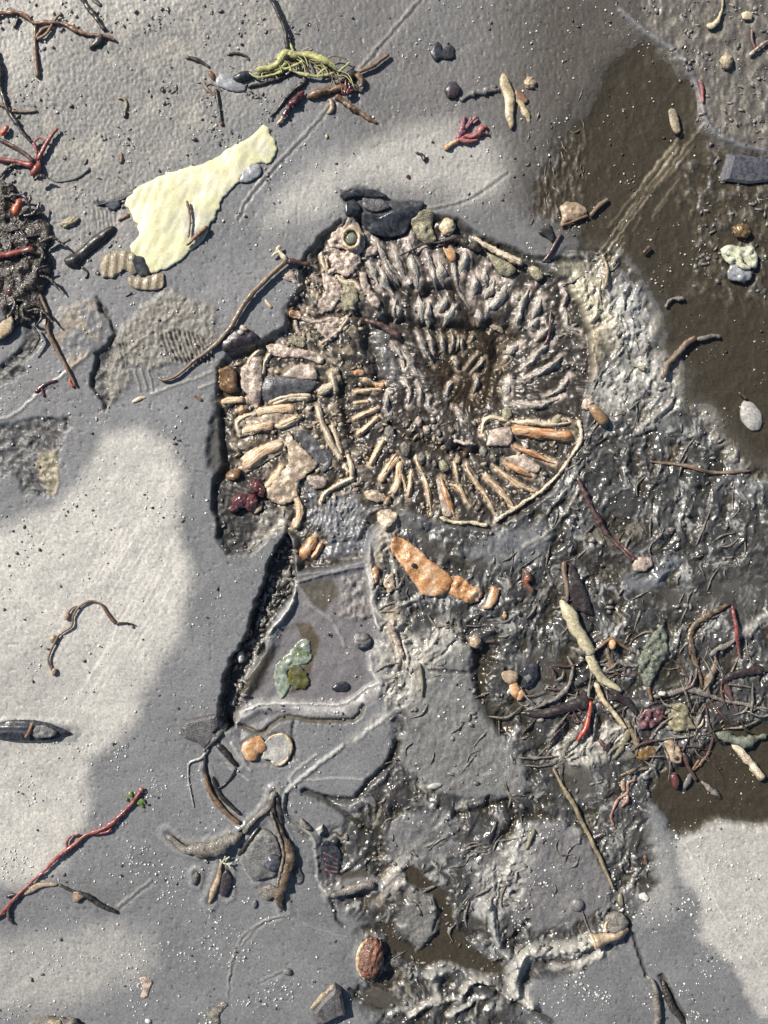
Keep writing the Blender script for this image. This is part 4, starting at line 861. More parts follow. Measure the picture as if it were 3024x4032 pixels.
# thick tan ribs of the outer whorl
am.add('shell_plate', sheet(P('g', 690, 615, 740, 690, 800, 740, 935, 880, 920, 920, 850, 970, 790, 1010, 765, 1090, 770, 1160, 700, 1200, 620, 1225, 490, 1140, 540, 1040, 620, 960, 690, 880, 690, 760, 660, 700), th=12, dome=4, edge=20, wav=9, rag=7, ws=24), NACRE)
am.add('shell_plate', sheet(P('g', 500, 170, 640, 160, 900, 185, 930, 215, 880, 290, 700, 310, 540, 380, 485, 370, 470, 260), th=9, dome=5, wav=5, ws=50), GSLAB, label='grey smooth shell plate')
am.add('shell_plate', sheet(P('g', 730, 80, 860, 60, 920, 110, 935, 195, 850, 190, 640, 165), th=14, dome=6, wav=5, ws=40), PINK)
am.add('shell_plate', sheet(P('g', 130, 110, 210, 80, 270, 130, 275, 290, 200, 305, 135, 270), th=26, dome=10, edge=18, wav=6, ws=30), BRNB, label='brown shell block at the rim')
am.add('shell_plate', sheet(P('g', 300, 100, 400, 0, 470, 10, 480, 200, 460, 380, 420, 440, 340, 300, 290, 230), th=10, dome=8, wav=9, ws=30), PINK)
am.add('shell_plate', sheet(P('g', 840, 990, 930, 975, 1010, 1010, 990, 1070, 930, 1090, 850, 1040), th=12, dome=6, wav=5, ws=30), PINK)
am.add('shell_plate', sheet(P('g', 180, 960, 230, 920, 300, 920, 300, 990, 240, 1020, 180, 1010), th=14, dome=12, edge=18, wav=3), BRNB, label='brown knob of shell')
am.add('shell_plate', sheet(P('g', 960, 700, 1060, 800, 1040, 900, 980, 960, 900, 880, 840, 780, 720, 620, 800, 600), th=5, dome=3, wav=6, ws=30), GSLAB)
for pp in (P('g', 250, 500, 420, 440, 560, 410, 730, 430, 790, 500, 700, 540, 560, 560, 400, 640, 280, 660), P('g', 300, 820, 420, 740, 600, 680, 690, 700, 640, 790, 480, 880, 330, 970), P('g', 480, 1110, 620, 960, 760, 870, 700, 1010, 560, 1150)):
    am.add('shell_plate', sheet(pp, th=7, dome=4, edge=16, wav=9, ws=22, rag=7, dz=-2), NACRE)
# pinkish shell of the outer whorl above
for q, (pp, mm_, th, dm) in enumerate([
    (P('e', 1190, 300, 1240, 330, 1300, 420, 1330, 540, 1290, 620, 1180, 590, 1120, 560, 1040, 560, 1010, 520, 1060, 430, 1150, 390), PINK, 16, 12),
    (P('e', 1040, 540, 1150, 600, 1200, 560, 1290, 620, 1280, 690, 1220, 780, 1160, 800, 1070, 760, 1030, 660), PINK, 14, 9),
    (P('e', 1270, 760, 1330, 750, 1340, 830, 1390, 930, 1450, 1000, 1430, 1060, 1370, 1040, 1340, 960, 1290, 900), PINK, 16, 9),
    (P('e', 1350, 560, 1420, 540, 1435, 600, 1350, 630, 1310, 640, 1300, 590), PINK, 14, 6),
    (P('e', 960, 760, 1060, 780, 1140, 880, 1130, 960, 1060, 1060, 960, 1100, 930, 1010, 990, 920), PINK, 10, 8),
    (P('e', 1150, 830, 1240, 840, 1270, 960, 1240, 1060, 1150, 1090, 1120, 980), LICH, 8, 7),
    (P('e', 690, 1080, 760, 1070, 800, 1100, 790, 1140, 730, 1140, 700, 1120), ORANGE, 16, 6),
    (P('e', 900, 1190, 1000, 1140, 1080, 1120, 1150, 1150, 1120, 1250, 1040, 1330, 940, 1260), PINK, 10, 9),
    (P('e', 640, 770, 720, 740, 760, 830, 800, 890, 720, 850, 640, 820), PINK, 10, 4),
    (P('e', 680, 1320, 740, 1280, 830, 1300, 830, 1370, 740, 1370), LICH, 14, 8),
    (P('e', 500, 1360, 620, 1340, 700, 1380, 900, 1410, 1000, 1470, 960, 1520, 840, 1470, 680, 1460, 540, 1440), PINK, 12, 10),
    (P('e', 1060, 1540, 1110, 1560, 1130, 1659, 1040, 1690, 1020, 1600), TANF, 14, 8)]):
    am.add('shell_plate', sheet(pp, th=th * .7, dome=dm * .5, edge=12, wav=12, ws=17, rag=8), mm_)
# short ribs on the inner side
# curved ribs of the lower inner whorl
am.add('shell_plate', sheet(P('h', 900, 600, 1060, 570, 1090, 680, 1040, 740, 960, 730, 860, 740), th=12, dome=8, wav=4, ws=30), PINK)
am.add('shell_plate', sheet(P('h', 1010, 830, 1160, 800, 1320, 900, 1290, 960, 1150, 930), th=8, dome=6, wav=4, ws=30), PINK)
am.add('shell_plate', sheet(P('h', 450, 1000, 500, 1000, 590, 1320, 510, 1310), th=6, dome=5, wav=4, ws=30), PINK)
am.add('keel', strand(P('h', 1620, 520, 1640, 640, 1610, 740, 1540, 850, 1440, 980, 1320, 1100, 1180, 1200, 1060, 1270, 930, 1350), 15, h=16, up=.5, dz=6, rag=.28), RIBP)
am.add('keel', strand(P('h', 880, 1385, 760, 1370, 620, 1360, 480, 1320), 15, h=16, up=.5, dz=8, rag=.25), RIBP)
for x, y, r, m_ in ((70, 620, 34, SILTW), (200, 760, 34, SILTW), (330, 840, 28, SILTW), (515, 900, 30, LICH), (630, 850, 22, TANF), (310, 530, 24, PINK), (375, 600, 22, PINK), (475, 630, 17, SILTW), (575, 600, 20, SILTW), (840, 780, 26, SILTW),
                    (1020, 690, 15, GGREEN), (920, 840, 20, SILTW), (1040, 470, 34, LICH), (50, 1190, 22, TANF), (430, 520, 16, PINK), (440, 880, 15, SILTW), (690, 800, 16, BRNB), (1450, 520, 28, LICH)):
    x, y = P('h', x, y)[0]
    am.add('knob', lump(x, y, r * .6, r * .85, 11, random.uniform(-30, 30), .3, 2, dz=3), m_)
# grey clay-filled ribs of the upper whorl

# ------------------------------------------------------------------ shells, stones and flakes on and beside the fossil
s = Thing('shell_fragment', 'smooth bright orange shell fragment tapering to a stepped tip below the ammonite', 'shell', (1720, 2250))
body_ = s.add('body', sheet(P('k', 985, 165, 1030, 180, 1100, 220, 1190, 300, 1320, 400, 1330, 440, 1300, 500, 1260, 525, 1140, 520, 1130, 480, 1090, 430, 1020, 330, 960, 250, 965, 190), th=12, dome=16, edge=34, wav=6, rag=5, ws=40, ridge=lambda x, y, d: 1.6 * np.sin((x * .8 + y) / 7 + .6 * np.sin(x / 23))), ORANGE)
s.add('hole', lump(*P('k', 1100, 340)[0], 12, 9, 4, 20, .2, 2, dz=26), BLACK, parent=body_)
s.add('stepped_tip', sheet(P('k', 1320, 400, 1390, 410, 1440, 460, 1505, 480, 1500, 540, 1460, 570, 1400, 560, 1300, 500, 1290, 450), th=8, dome=7, edge=12, wav=9, ws=20, rag=7, ridge=lambda x, y, d: 2.4 * np.sin((x + .6 * y) / 7 + fbm(x / 20, y / 20, 2, 9))), ORANGE)
single('shell_fragment', 'small orange hooked shell chip beyond the tip of the big orange fragment', 'shell', sheet(P('k', 1560, 460, 1610, 480, 1600, 540, 1560, 600, 1500, 600, 1530, 560, 1545, 510), th=10, dome=8, edge=10, wav=2), ORANGE)
for lab, v, xy, m_ in (('cream block of shell topping the tan ridge above the orange fragment', 'g', (1300, 1110, 1400, 1090, 1480, 1130, 1500, 1190, 1420, 1200, 1340, 1170), NACRE), ('amber chip beside the cream block of shell', 'g', (1480, 1150, 1530, 1140, 1540, 1210, 1500, 1210), BRNB),
                       ('rusty chip in the tan ridge next to the pool', 'k', (850, 340, 890, 350, 895, 400, 880, 450, 860, 420), ORANGE), ('jagged cream shard between pool and orange fragment', 'k', (915, 430, 950, 400, 980, 380, 990, 460, 960, 520, 930, 480), NACRE),
                       ('long pinkish cream shard at the foot of the tan ridge', 'k', (950, 680, 985, 700, 1010, 780, 1045, 870, 1025, 900, 985, 800, 960, 740), PINK), ('tan splinter at the top of the ridge by the orange fragment', 'k', (880, 20, 960, 5, 1010, 50, 960, 110, 930, 140, 890, 90), NACRE)):
    single('shell_shard', lab, 'shell', sheet(P(v, *xy), th=8, dome=5, edge=10, wav=11, ws=18, rag=7, dz=3), m_, 'shell shards along the tan ridge')
b = Thing('barnacle', 'white ringed limpet barnacle on the pinkish top of the fossil', 'barnacle', (1383, 937))
x, y = P('e', 1208, 495)[0]
ring_ = b.add('ring', strand([(x + 32 * math.cos(q), y + 36 * math.sin(q)) for q in np.linspace(0, 2 * math.pi, 14)], 13, h=16, dz=24, ends='none', rag=.15), SHELLY)
b.add('plate', lump(x, y, 22, 25, 10, 20, .2, 2, dz=22), GGREEN, parent=ring_)

def bits(name, cat, m, rows, th=10, dome=8, wav=3, edge=14, dz=0):
    for lab, v, xy in rows:
        single(name, lab, cat, sheet(P(v, *xy), th=th, dome=dome, wav=wav, edge=edge, ws=30, dz=dz), m)
bl = Thing('mussel_shell', 'broken blue black mussel shell lying over the top rim of the ammonite', 'shell', (1520, 860))
bl.add('valve', sheet(P('b', 740, 1290, 850, 1240, 960, 1200, 1015, 1205, 1000, 1240, 930, 1310, 900, 1380, 800, 1400, 700, 1380, 640, 1330, 640, 1260), th=9, dome=14, edge=40, wav=4, dz=8), BLUEB)
bl.add('shard', sheet(P('b', 500, 1165, 600, 1125, 720, 1130, 800, 1170, 720, 1175, 600, 1165, 540, 1190), th=8, dome=6, wav=5, dz=8), BLUEB)
bl.add('shard', sheet(P('b', 540, 1200, 600, 1180, 640, 1240, 600, 1290, 545, 1290), th=8, dome=6, wav=5, dz=4), BLUEB)
bl.add('shard', sheet(P('b', 640, 1170, 760, 1180, 820, 1230, 720, 1260, 650, 1240), th=5, dome=5, wav=7, ws=20, dz=4), STONE)
bits('mussel_shell', 'shell', BLUEB, [
    ('blue black mussel flake stuck on the foot of the pale yellow sheet', 'a', (760, 1530, 800, 1520, 860, 1530, 885, 1590, 890, 1645, 840, 1650, 800, 1600, 765, 1590)),
    ('twin lobed blue black shell chip on bare grey mud near the top', 'b', (1050, 290, 1090, 245, 1110, 265, 1115, 310, 1150, 270, 1185, 275, 1190, 350, 1130, 360, 1110, 345, 1080, 375, 1050, 330)),
    ('dark flake sunk in the clear pool beside the green weed', 'k', (605, 1070, 650, 1040, 700, 1030, 720, 1070, 690, 1095, 620, 1090))], 8, 7)
bits('mussel_shell', 'shell', PURP, [
    ('purple black mussel flake under the lower end of the long twig', 'e', (150, 1330, 250, 1250, 330, 1230, 420, 1260, 455, 1300, 430, 1370, 330, 1390, 240, 1420, 160, 1420)),
    ('dull purple flake above the pale painted glare near the forked cream weed', 'b', (1130, 540, 1160, 490, 1200, 490, 1230, 540, 1200, 590, 1150, 590))], 12, 10, 4)
single('shell_chip', 'pinkish crumb on the purple black mussel flake', 'shell', lump(*P('e', 335, 1235)[0], 16, 12, 10, 20, .3, 2, dz=16), PINK)
single('shell_chip', 'white speck on the purple black mussel flake', 'shell', lump(*P('e', 312, 1270)[0], 13, 11, 8, 20, .3, 2, dz=18), PEARL)

t = Thing('shell_flake', 'beige ribbed slab of shell beneath the foot of the yellow sheet', 'shell', (470, 1060))
def rr(x, y, d): return 3 * np.sin(x / 5.5 + y / 40)
t.add('ribbed_plate', sheet(P('a', 610, 1530, 700, 1490, 790, 1500, 850, 1590, 800, 1640, 740, 1600, 680, 1650, 610, 1650, 595, 1590), th=8, dome=5, edge=16, wav=2, ridge=rr), TANF)
t.add('ribbed_plate', sheet(P('d', 760, 140, 860, 140, 975, 110, 975, 200, 930, 220, 820, 215, 770, 190), th=8, dome=5, edge=16, wav=2, ridge=rr), TANF)
single('beige_lump', 'rounded beige lump of crust up the slope from the black pod', 'stone', lump(*P('a', 415, 1320)[0], 36, 18, 14, -25, .3, 3), TANF)
# big bleached sheet
y_ = Thing('bleached_seaweed', 'large pale yellow sheet of bleached seaweed with ragged edges', 'seaweed', (740, 780))
y_.add('blade', sheet(P('a', 740, 1190, 770, 1155, 830, 1110, 900, 1070, 980, 1035, 1080, 1005, 1230, 970, 1310, 930, 1340, 890, 1400, 860, 1470, 830, 1530, 780, 1565, 738, 1590, 750, 1605, 800, 1640, 850, 1645, 910, 1620, 960, 1590, 980, 1555, 965, 1500, 985, 1460, 1010,
        1430, 1060, 1415, 1090, 1375, 1115, 1360, 1150, 1330, 1170, 1310, 1195, 1308, 1235, 1280, 1290, 1245, 1340, 1235, 1390, 1190, 1440, 1130, 1490, 1085, 1545, 1000, 1590, 900, 1625, 860, 1580, 850, 1540, 775, 1500, 780, 1450, 830, 1400, 815, 1340, 790, 1300, 775, 1250, 740, 1225),
        th=2.5, dome=4, edge=12, res=7, wav=6, ws=130, rag=9, dz=3, ridge=lambda x, y, d: 1.8 * fbm(x / 26 + y / 60, y / 90 - x / 200, 2, 202)), YSHEET)
y_.add('torn_flap', sheet(P('a', 1440, 1020, 1480, 985, 1540, 975, 1560, 1030, 1530, 1060, 1470, 1090, 1420, 1085), th=6, dome=5, wav=4, ws=30, dz=2), TRANS, label='milky grey flap at its thin end')
single('twig', 'thin brown twig lying upright on the yellow sheet', 'twig', strand(P('a', 1115, 1200, 1130, 1260, 1135, 1330, 1125, 1420), (12, 9), dz=18, rag=.15), RUST)
single('twig', 'short stout brown twig across the lower edge of the yellow sheet', 'twig', strand(P('a', 1110, 1465, 1170, 1410, 1235, 1350), (10, 22), dz=16, rag=.2), RUST)
single('twig', 'rusty stub touching the ragged side of the yellow sheet', 'twig', strand(P('a', 700, 1310, 770, 1275), 14, rag=.25), RUST)
sp = Thing('seed_pod', 'black elongated pod lying beside the yellow sheet', 'pod', (360, 980))
sp.add('husk', sheet(P('a', 480, 1480, 560, 1400, 650, 1345, 690, 1345, 680, 1380, 620, 1440, 560, 1490, 500, 1540, 470, 1590, 400, 1590, 380, 1540), th=10, dome=22, edge=24, wav=5, ws=30), BLACK)
sp.add('stalk', strand(P('a', 480, 1580, 520, 1620, 510, 1659), 10), BLACK)
single('weed_frond', 'thin grey blade end pointing at the black pod from the clay', 'seaweed', strand(P('a', 265, 1510, 340, 1460, 420, 1420), (8, 16, 8), h=8), STONEL)
single('slate_shard', 'thin dark slate splinter above the left shoulder of the yellow sheet', 'stone', chunk(P('a', 560, 1225, 680, 1170, 810, 1100, 790, 1150, 715, 1190), 12, .8, (4, 2)), STONE)
single('slate_shard', 'small blue grey slate scrap near the dark slate splinter', 'stone', chunk(P('a', 620, 1215, 680, 1185, 715, 1190, 715, 1225, 680, 1250, 640, 1240), 14, .7), BPEB)
ro = Thing('rotting_seaweed', 'clump of black rotting seaweed with red and orange bits', 'seaweed', (90, 980))
ro.add('mat', sheet(P('a', -80, 1060, 30, 1080, 90, 1110, 110, 1200, 100, 1280, 160, 1240, 250, 1270, 300, 1330, 310, 1420, 270, 1500, 320, 1560, 300, 1659, 250, 1740, 270, 1850, 200, 1900, 60, 1950, -80, 1960), th=14, dome=22, edge=40, wav=26, ws=46, rag=10, res=9), ROT)
for k in range(26):
    x, y = rng.uniform(-20, 190), rng.uniform(720, 1290); a = rng.uniform(0, 6.3); L = rng.uniform(40, 120)
    ro.add('strand', strand([(x, y), (x + L * .5 * math.cos(a), y + L * .5 * math.sin(a)), (x + L * math.cos(a + .5), y + L * math.sin(a + .5))], (9, 14, 6), dz=float(rng.uniform(26, 42)), rag=.2), ROT if k % 3 else PURP)
single('weed_nub', 'fat orange red nub on the rotting seaweed', 'seaweed', strand(P('a', 125, 1305, 115, 1260, 140, 1225, 145, 1195), 28, dz=40, rag=.12), ORR)
single('red_stalk', 'thick ringed red stem over the rotting seaweed', 'seaweed', strand(P('a', -40, 1540, 60, 1530, 150, 1508, 230, 1495), (26, 24), dz=40, rag=.18), RED)
single('red_fleck', 'crimson fleck below the ringed red stem', 'seaweed', lump(*P('d', 75, 235)[0], 16, 14, 8, 0, .3, 2, dz=28), DKRED)
o_ = Thing('oyster_shell', 'yellow edged oyster shell cut by the picture border', 'shell', (20, 1270))
o_.add('valve', sheet(P('d', -60, 230, 0, 270, 50, 320, 95, 400, 90, 450, 30, 510, -60, 520), th=12, dome=10, edge=20, wav=4, dz=14), SHELLY)
o_.add('growth_band', sheet(P('d', -60, 250, 0, 280, 35, 330, 60, 390, 40, 420, -20, 440, -60, 440), th=7, dome=8, edge=16, wav=3, dz=26), STONEL)

# ------------------------------------------------------------------ weeds of the upper left
def weed(name, label, cat, at, parts):
    t = Thing(name, label, cat, at)
    for pn, v, xy, wd, m, kw in parts: t.add(pn, strand(P(v, *xy), list(wd) if isinstance(wd, tuple) else wd, **kw), m)
    return t
weed('rust_rootlet', 'branching rust brown rootlet in the top corner', 'seaweed', (140, 110), [
    ('stem', 'a', (-30, 110, 30, 85, 110, 80, 170, 115, 215, 145, 370, 145, 450, 185, 550, 215, 640, 225, 690, 250), (16, 17, 15, 16, 12), RUST, dict(dz=6, rag=.2)),
    ('branch', 'a', (215, 150, 212, 240, 215, 320, 228, 470), (13, 15, 17), BROWN_T, dict(dz=4)),
    ('branch', 'a', (225, 245, 290, 205, 330, 130, 368, 88), (12, 14, 9), RUST, dict(dz=8)),
    ('branch', 'a', (85, 175, 115, 110), (12, 16), BLACK, dict(dz=3)),
    ('branch', 'a', (215, 240, 260, 180, 310, 165), 14, BROWN_T, dict(dz=3))])
weed('black_weed', 'black strap of weed ending in a dark tuft at the rootlet tip', 'seaweed', (380, 100), [
    ('strap', 'a', (475, -20, 520, 40, 560, 95, 600, 150, 630, 190), (16, 20, 18), BLACK, dict(dz=2, rag=.2)),
    ('tuft', 'a', (535, 295, 570, 265, 625, 210), (14, 24, 18), BLACK, dict(rag=.3)),
    ('blade', 'a', (530, -20, 570, 10, 605, 40), (10, 20, 14), STONE, dict(h=8))])
weed('black_weed', 'wiry dark strand running down to the red seaweed holdfast', 'seaweed', (60, 450), [
    ('stem', 'a', (-20, 300, 10, 400, 5, 500, 40, 620, 80, 700, 140, 790, 200, 860), (16, 20, 16, 18, 10), BLACK, dict(dz=6, rag=.2)),
    ('side_shoot', 'a', (70, 665, 150, 668, 225, 660), 10, GREYT, dict(dz=4)),
    ('side_shoot', 'a', (-20, 620, 40, 640, 75, 670), 13, RUST, dict(dz=6))])
weed('red_seaweed', 'red seaweed with spreading arms from one knotted base', 'seaweed', (145, 655), [
    ('arm', 'a', (-30, 940, 60, 960, 130, 970, 215, 990), (16, 18, 24), RED, dict(dz=8)),
    ('arm', 'a', (-20, 815, 60, 860, 140, 910, 210, 965), (15, 14, 18), DKREDT, dict(dz=10)),
    ('arm', 'a', (235, 960, 265, 900, 290, 850, 355, 768), (20, 16, 17, 12), RED, dict(dz=12)),
    ('arm', 'a', (225, 960, 225, 900, 205, 850), 14, RED, dict(dz=12)),
    ('loop', 'a', (205, 860, 240, 830, 275, 845, 290, 865), 9, RED, dict(dz=14)),
    ('knot', 'a', (190, 1045, 225, 1010, 240, 960), (20, 30, 22), RED, dict(dz=8, rag=.2)),
    ('root', 'a', (190, 975, 130, 980, 60, 1000, 0, 1060), (18, 14, 10), ROT, dict(dz=6)),
    ('nub', 'a', (15, 815, 40, 780, 50, 750), (22, 18), ORR, dict(dz=10))])
single('weed_thread', 'curved grey filament curling away from the red holdfast', 'seaweed', strand(P('a', 280, 1055, 340, 1078, 430, 1065, 490, 1035, 535, 995), (5, 10, 14, 12), h=9), STONEL)
single('weed_stub', 'tiny upright tan stub above the yellow sheet', 'seaweed', strand(P('a', 722, 908, 724, 940, 714, 972), 12), RUST)
weed('weed_stub', 'tiny hooked tan shoot with a dark foot in gritty mud', 'seaweed', (497, 430), [
    ('hook', 'a', (700, 590, 735, 590, 755, 620, 750, 660), 9, HAIR, dict(dz=3)), ('foot', 'a', (750, 660, 748, 710), 16, BLACK, {})])
single('weed_stub', 'fawn threadlike stub fallen by the clay edge of the yellow sheet', 'seaweed', strand(P('a', 690, 1040, 750, 1090), 6), GREYT)
# cluster at the top
cl = Thing('green_weed', 'yellow green stringy weed heaped on dark roots near the top', 'seaweed', (1200, 240))
for k, (xy, wd) in enumerate([((10, 430, 90, 420, 150, 395, 175, 350, 210, 315), (16, 22, 34)), ((205, 310, 240, 340, 320, 350, 400, 375, 460, 405, 495, 440), (36, 30, 20)), ((210, 420, 280, 450, 370, 465, 450, 455, 485, 440), (10, 14, 10)), ((500, 440, 540, 410, 575, 375), (10, 8)),
        ((0, 450, 70, 440, 150, 420, 200, 380), (8, 14)), ((370, 470, 410, 430, 440, 410), (6, 9)), ((-30, 440, 30, 470, 110, 455, 180, 430), (6, 10)), ((160, 400, 190, 420, 250, 400, 300, 370), 12), ((210, 250, 225, 290, 240, 320), (6, 12))]):
    cl.add('frond', strand(P('b', *xy), list(wd) if isinstance(wd, tuple) else wd, dz=16, rag=.25), YGREEN)
for k in range(34):
    t0 = rng.random(); x, y = 1000 + 500 * t0 * .663 + rng.normal(0, 10), 275 - 60 * math.sin(t0 * 3.1) + rng.normal(0, 14) + 40 * t0; a = rng.normal(.3, .5); L = rng.uniform(40, 110)
    cl.add('fibre', strand([(x, y), (x + L * .5 * math.cos(a), y + L * .5 * math.sin(a)), (x + L * math.cos(a + .4), y + L * math.sin(a + .4))], 4.5, dz=float(rng.uniform(12, 30)), sides=5, seg=8), [YGREEN, YGREEN, BROWN_T, HAIR][k % 4])
for xy, wd in (((260, 400, 290, 450, 300, 490, 250, 530, 190, 590, 130, 670, 95, 695), (20, 16, 8)), ((-40, 520, 60, 500, 160, 470, 230, 430), (12, 16))):
    cl.add('root', strand(P('b', *xy), list(wd), dz=2, rag=.2), BLACK)
weed('brown_root', 'brown forked root with a curled tip beside the green weed', 'seaweed', (1360, 330), [
    ('root', 'b', (310, 590, 380, 565, 460, 545, 560, 530, 650, 545), (34, 28, 26, 14), BROWN_T, dict(rag=.3, dz=3)),
    ('root', 'b', (480, 570, 560, 630, 640, 680, 735, 735), (24, 20, 14), BROWN_T, dict(rag=.3)),
    ('root', 'b', (620, 440, 690, 410, 750, 370, 805, 330), (16, 20, 14), BROWN_T, dict(dz=12)),
    ('curl', 'b', (610, 450, 640, 480, 640, 520, 615, 525), (30, 22, 14), GREYT, dict(dz=12, rag=.2)),
    ('dark_foot', 'b', (470, 500, 540, 470, 620, 440), (26, 40, 24), ROT, dict(rag=.3))])  # foot strand in the dark weed material
single('coralline_weed', 'dark red jointed coralline stick with a white broken foot', 'seaweed', strand(P('b', 175, 705, 215, 640, 250, 610, 300, 545), (18, 20, 24, 14), dz=10, rag=.4), DKRED)
single('coralline_stub', 'white broken end at the dark red coralline stick', 'seaweed', strand(P('b', 135, 745, 160, 720, 180, 700), (12, 15), dz=8, rag=.3), SHELLY)
cs = Thing('coralline_weed', 'small crimson coralline sprig standing on the brown root', 'seaweed', (1365, 370))
for xy in ((545, 590, 548, 530, 545, 485), (550, 580, 570, 540, 560, 500), (540, 580, 595, 550), (545, 570, 530, 550)): cs.add('shoot', strand(P('b', *xy), (14, 8), dz=24, rag=.3), DKRED)
single('tan_curl', 'tan curled grub shaped husk below the brown root', 'husk', strand(P('b', 435, 600, 460, 600, 470, 635, 455, 665, 430, 680), (12, 24, 22, 10), rag=.1), TANL)
single('black_weed', 'long black stem dropping from the top border into the green weed', 'seaweed', strand(P('b', 80, -30, 130, 60, 165, 140, 195, 220, 205, 310), (14, 16, 18), dz=(30, 24, 14)), BLACK)
single('black_weed', 'curved black sliver left of the green weed', 'seaweed', strand(P('a', 1100, 335, 1160, 350, 1210, 375, 1250, 405), (14, 18, 10), h=11), BLACK)
weed('black_weed', 'thin black stalk with frayed root under the milky flake', 'seaweed', (850, 410), [
    ('stalk', 'a', (1285, 530, 1300, 620, 1310, 690, 1312, 740), (14, 13, 12), BLACK, dict(dz=3)), ('root', 'a', (1205, 480, 1240, 540, 1290, 580), (8, 14, 12), GREYT, {}), ('root', 'a', (1240, 420, 1260, 450, 1275, 480), (16, 20, 8), BROWN_T, {}), ('root', 'a', (1210, 520, 1260, 500, 1320, 545), 7, GREYT, {}), ('tip', 'a', (1318, 725, 1318, 755), 14, RUST, dict(dz=2))])
single('milky_flake', 'milky translucent flake of weed beside the black bean', 'seaweed', sheet(P('a', 1275, 480, 1310, 440, 1370, 440, 1410, 490, 1460, 510, 1460, 545, 1400, 550, 1340, 535, 1290, 510), th=6, dome=6, wav=4, ws=30), TRANS)
single('black_bean', 'shiny black bean shaped seed next to the milky flake', 'seed', lump(*P('a', 1445, 460)[0], 40, 20, 18, -14, .08, 3), BLUEB)
single('black_weed', 'arched thin dark thread above the black bean', 'seaweed', strand(P('a', 1345, 325, 1420, 320, 1470, 340, 1480, 365), (9, 12, 8)), BLACK)
cf = Thing('coralline_weed', 'pink fan shaped coralline seaweed with an orange foot', 'seaweed', (1820, 540))
cf.add('foot', strand(P('b', 1130, 895, 1170, 865, 1210, 840), (20, 20), rag=.2, dz=4), ORANGE)
for xy, wd, m_ in (((1195, 850, 1240, 820, 1300, 815, 1350, 800), (22, 20, 16), CORAL), ((1210, 840, 1225, 790, 1240, 745, 1255, 690), (20, 18, 12), CORALM), ((1230, 800, 1260, 760, 1290, 730, 1325, 690), (18, 18, 14), CORALM), ((1240, 780, 1275, 740, 1290, 700), (16, 10), CORALM),
                   ((1330, 815, 1350, 770, 1385, 760), (18, 22, 16), CORAL), ((1340, 805, 1370, 790, 1395, 800), (18, 14), CORAL), ((1290, 810, 1320, 780, 1345, 775), (14, 10), CORAL), ((1215, 830, 1270, 845, 1330, 835), (16, 12), CORAL), ((1300, 740, 1320, 720, 1335, 715), 12, CORALM)):
    cf.add('shoot', strand(P('b', *xy), list(wd) if isinstance(wd, tuple) else wd, dz=6, rag=.3), m_)
ck = Thing('cream_weed', 'forked cream coloured weed with an orange bract', 'seaweed', (2000, 390))
ck.add('blade', sheet(P('c', 75, 440, 100, 450, 130, 510, 155, 570, 150, 640, 145, 700, 150, 740, 130, 780, 95, 690, 95, 600, 80, 550, 60, 500), th=10, dome=10, edge=16, wav=4, dz=4), CREAMW)
ck.add('side_blade', strand(P('c', 150, 590, 190, 620, 220, 670, 245, 735), (22, 22, 26, 10), h=14, rag=.15), CREAMW)
ck.add('bract', sheet(P('c', 155, 530, 200, 550, 240, 600, 215, 620, 160, 600), th=7, dome=5, wav=4), RUST)
single('fuzzy_stalk', 'fuzzy grey stalk leading to the forked cream weed', 'seaweed', strand(P('b', 1220, 600, 1290, 560, 1370, 550, 1460, 535), (14, 22, 20, 14), rag=.4), STONEL)
single('brown_lump', 'round brown lump beside the forked cream weed', 'stone', lump(*P('c', 245, 495)[0], 22, 24, 14, 0, .25, 3), TANL)
single('red_speck', 'tiny red speck on the pale painted glare above the mussel shell', 'seaweed', lump(*P('b', 915, 1050)[0], 8, 8, 6, 0, .3, 2), DKRED)
single('black_speck', 'black two part speck on the pale painted glare under the coralline fan', 'seed', strand(P('b', 955, 905, 1000, 930, 1020, 960), (10, 16, 18), rag=.4), BLACK)
single('tan_speck', 'tiny cream speck on grey mud near the yellow sheet tip', 'shell', lump(*P('b', 432, 812)[0], 6, 11, 6, 0, .3, 2), SHELLY)

# ------------------------------------------------------------------ things in and round the brown puddle
bt = Thing('dead_leaf', 'crumpled papery brown leaf at the edge of the brown puddle', 'leaf', (2240, 840))
bt.add('blade', sheet(P('c', 420, 1230, 460, 1195, 520, 1200, 580, 1230, 590, 1270, 540, 1300, 470, 1315, 445, 1340, 420, 1340, 440, 1290), th=6, dome=12, edge=14, wav=12, ws=24, dz=6), TANL)
bt.add('stalk', strand(P('c', 320, 1560, 360, 1510, 400, 1440, 430, 1385), (10, 13, 14), dz=6), DKREDT)
bt.add('rib', strand(P('c', 425, 1345, 500, 1315, 590, 1280), 10, dz=12), RUST)
single('twig', 'short grey brown twig floating on the puddle past the papery leaf', 'twig', strand(P('c', 600, 1280, 650, 1225, 710, 1175), (14, 18, 14), dz=10), GREYT)
single('dark_piece', 'black triangular sheet as the shadow below the papery leaf', 'flake', sheet(P('c', 285, 1385, 360, 1325, 385, 1400, 380, 1450, 340, 1410), th=8, dome=5, wav=3, dz=6), BLACK)  # black sheet added to stand in for a dark shadow
single('yellow_foot_weed', 'pinkish filament with a pale yellow foot on the knobbly bank', 'seaweed', strand(P('c', 1290, 165, 1330, 160, 1370, 90, 1380, 40, 1375, -30), (26, 14, 9, 8), dz=8, rag=.2), CREAMW)
single('cream_flake', 'small cream flake on the knobbly bank', 'shell', sheet(P('c', 1490, 90, 1530, 75, 1565, 95, 1555, 130, 1500, 125), th=9, dome=7, dz=4), CREAMW)
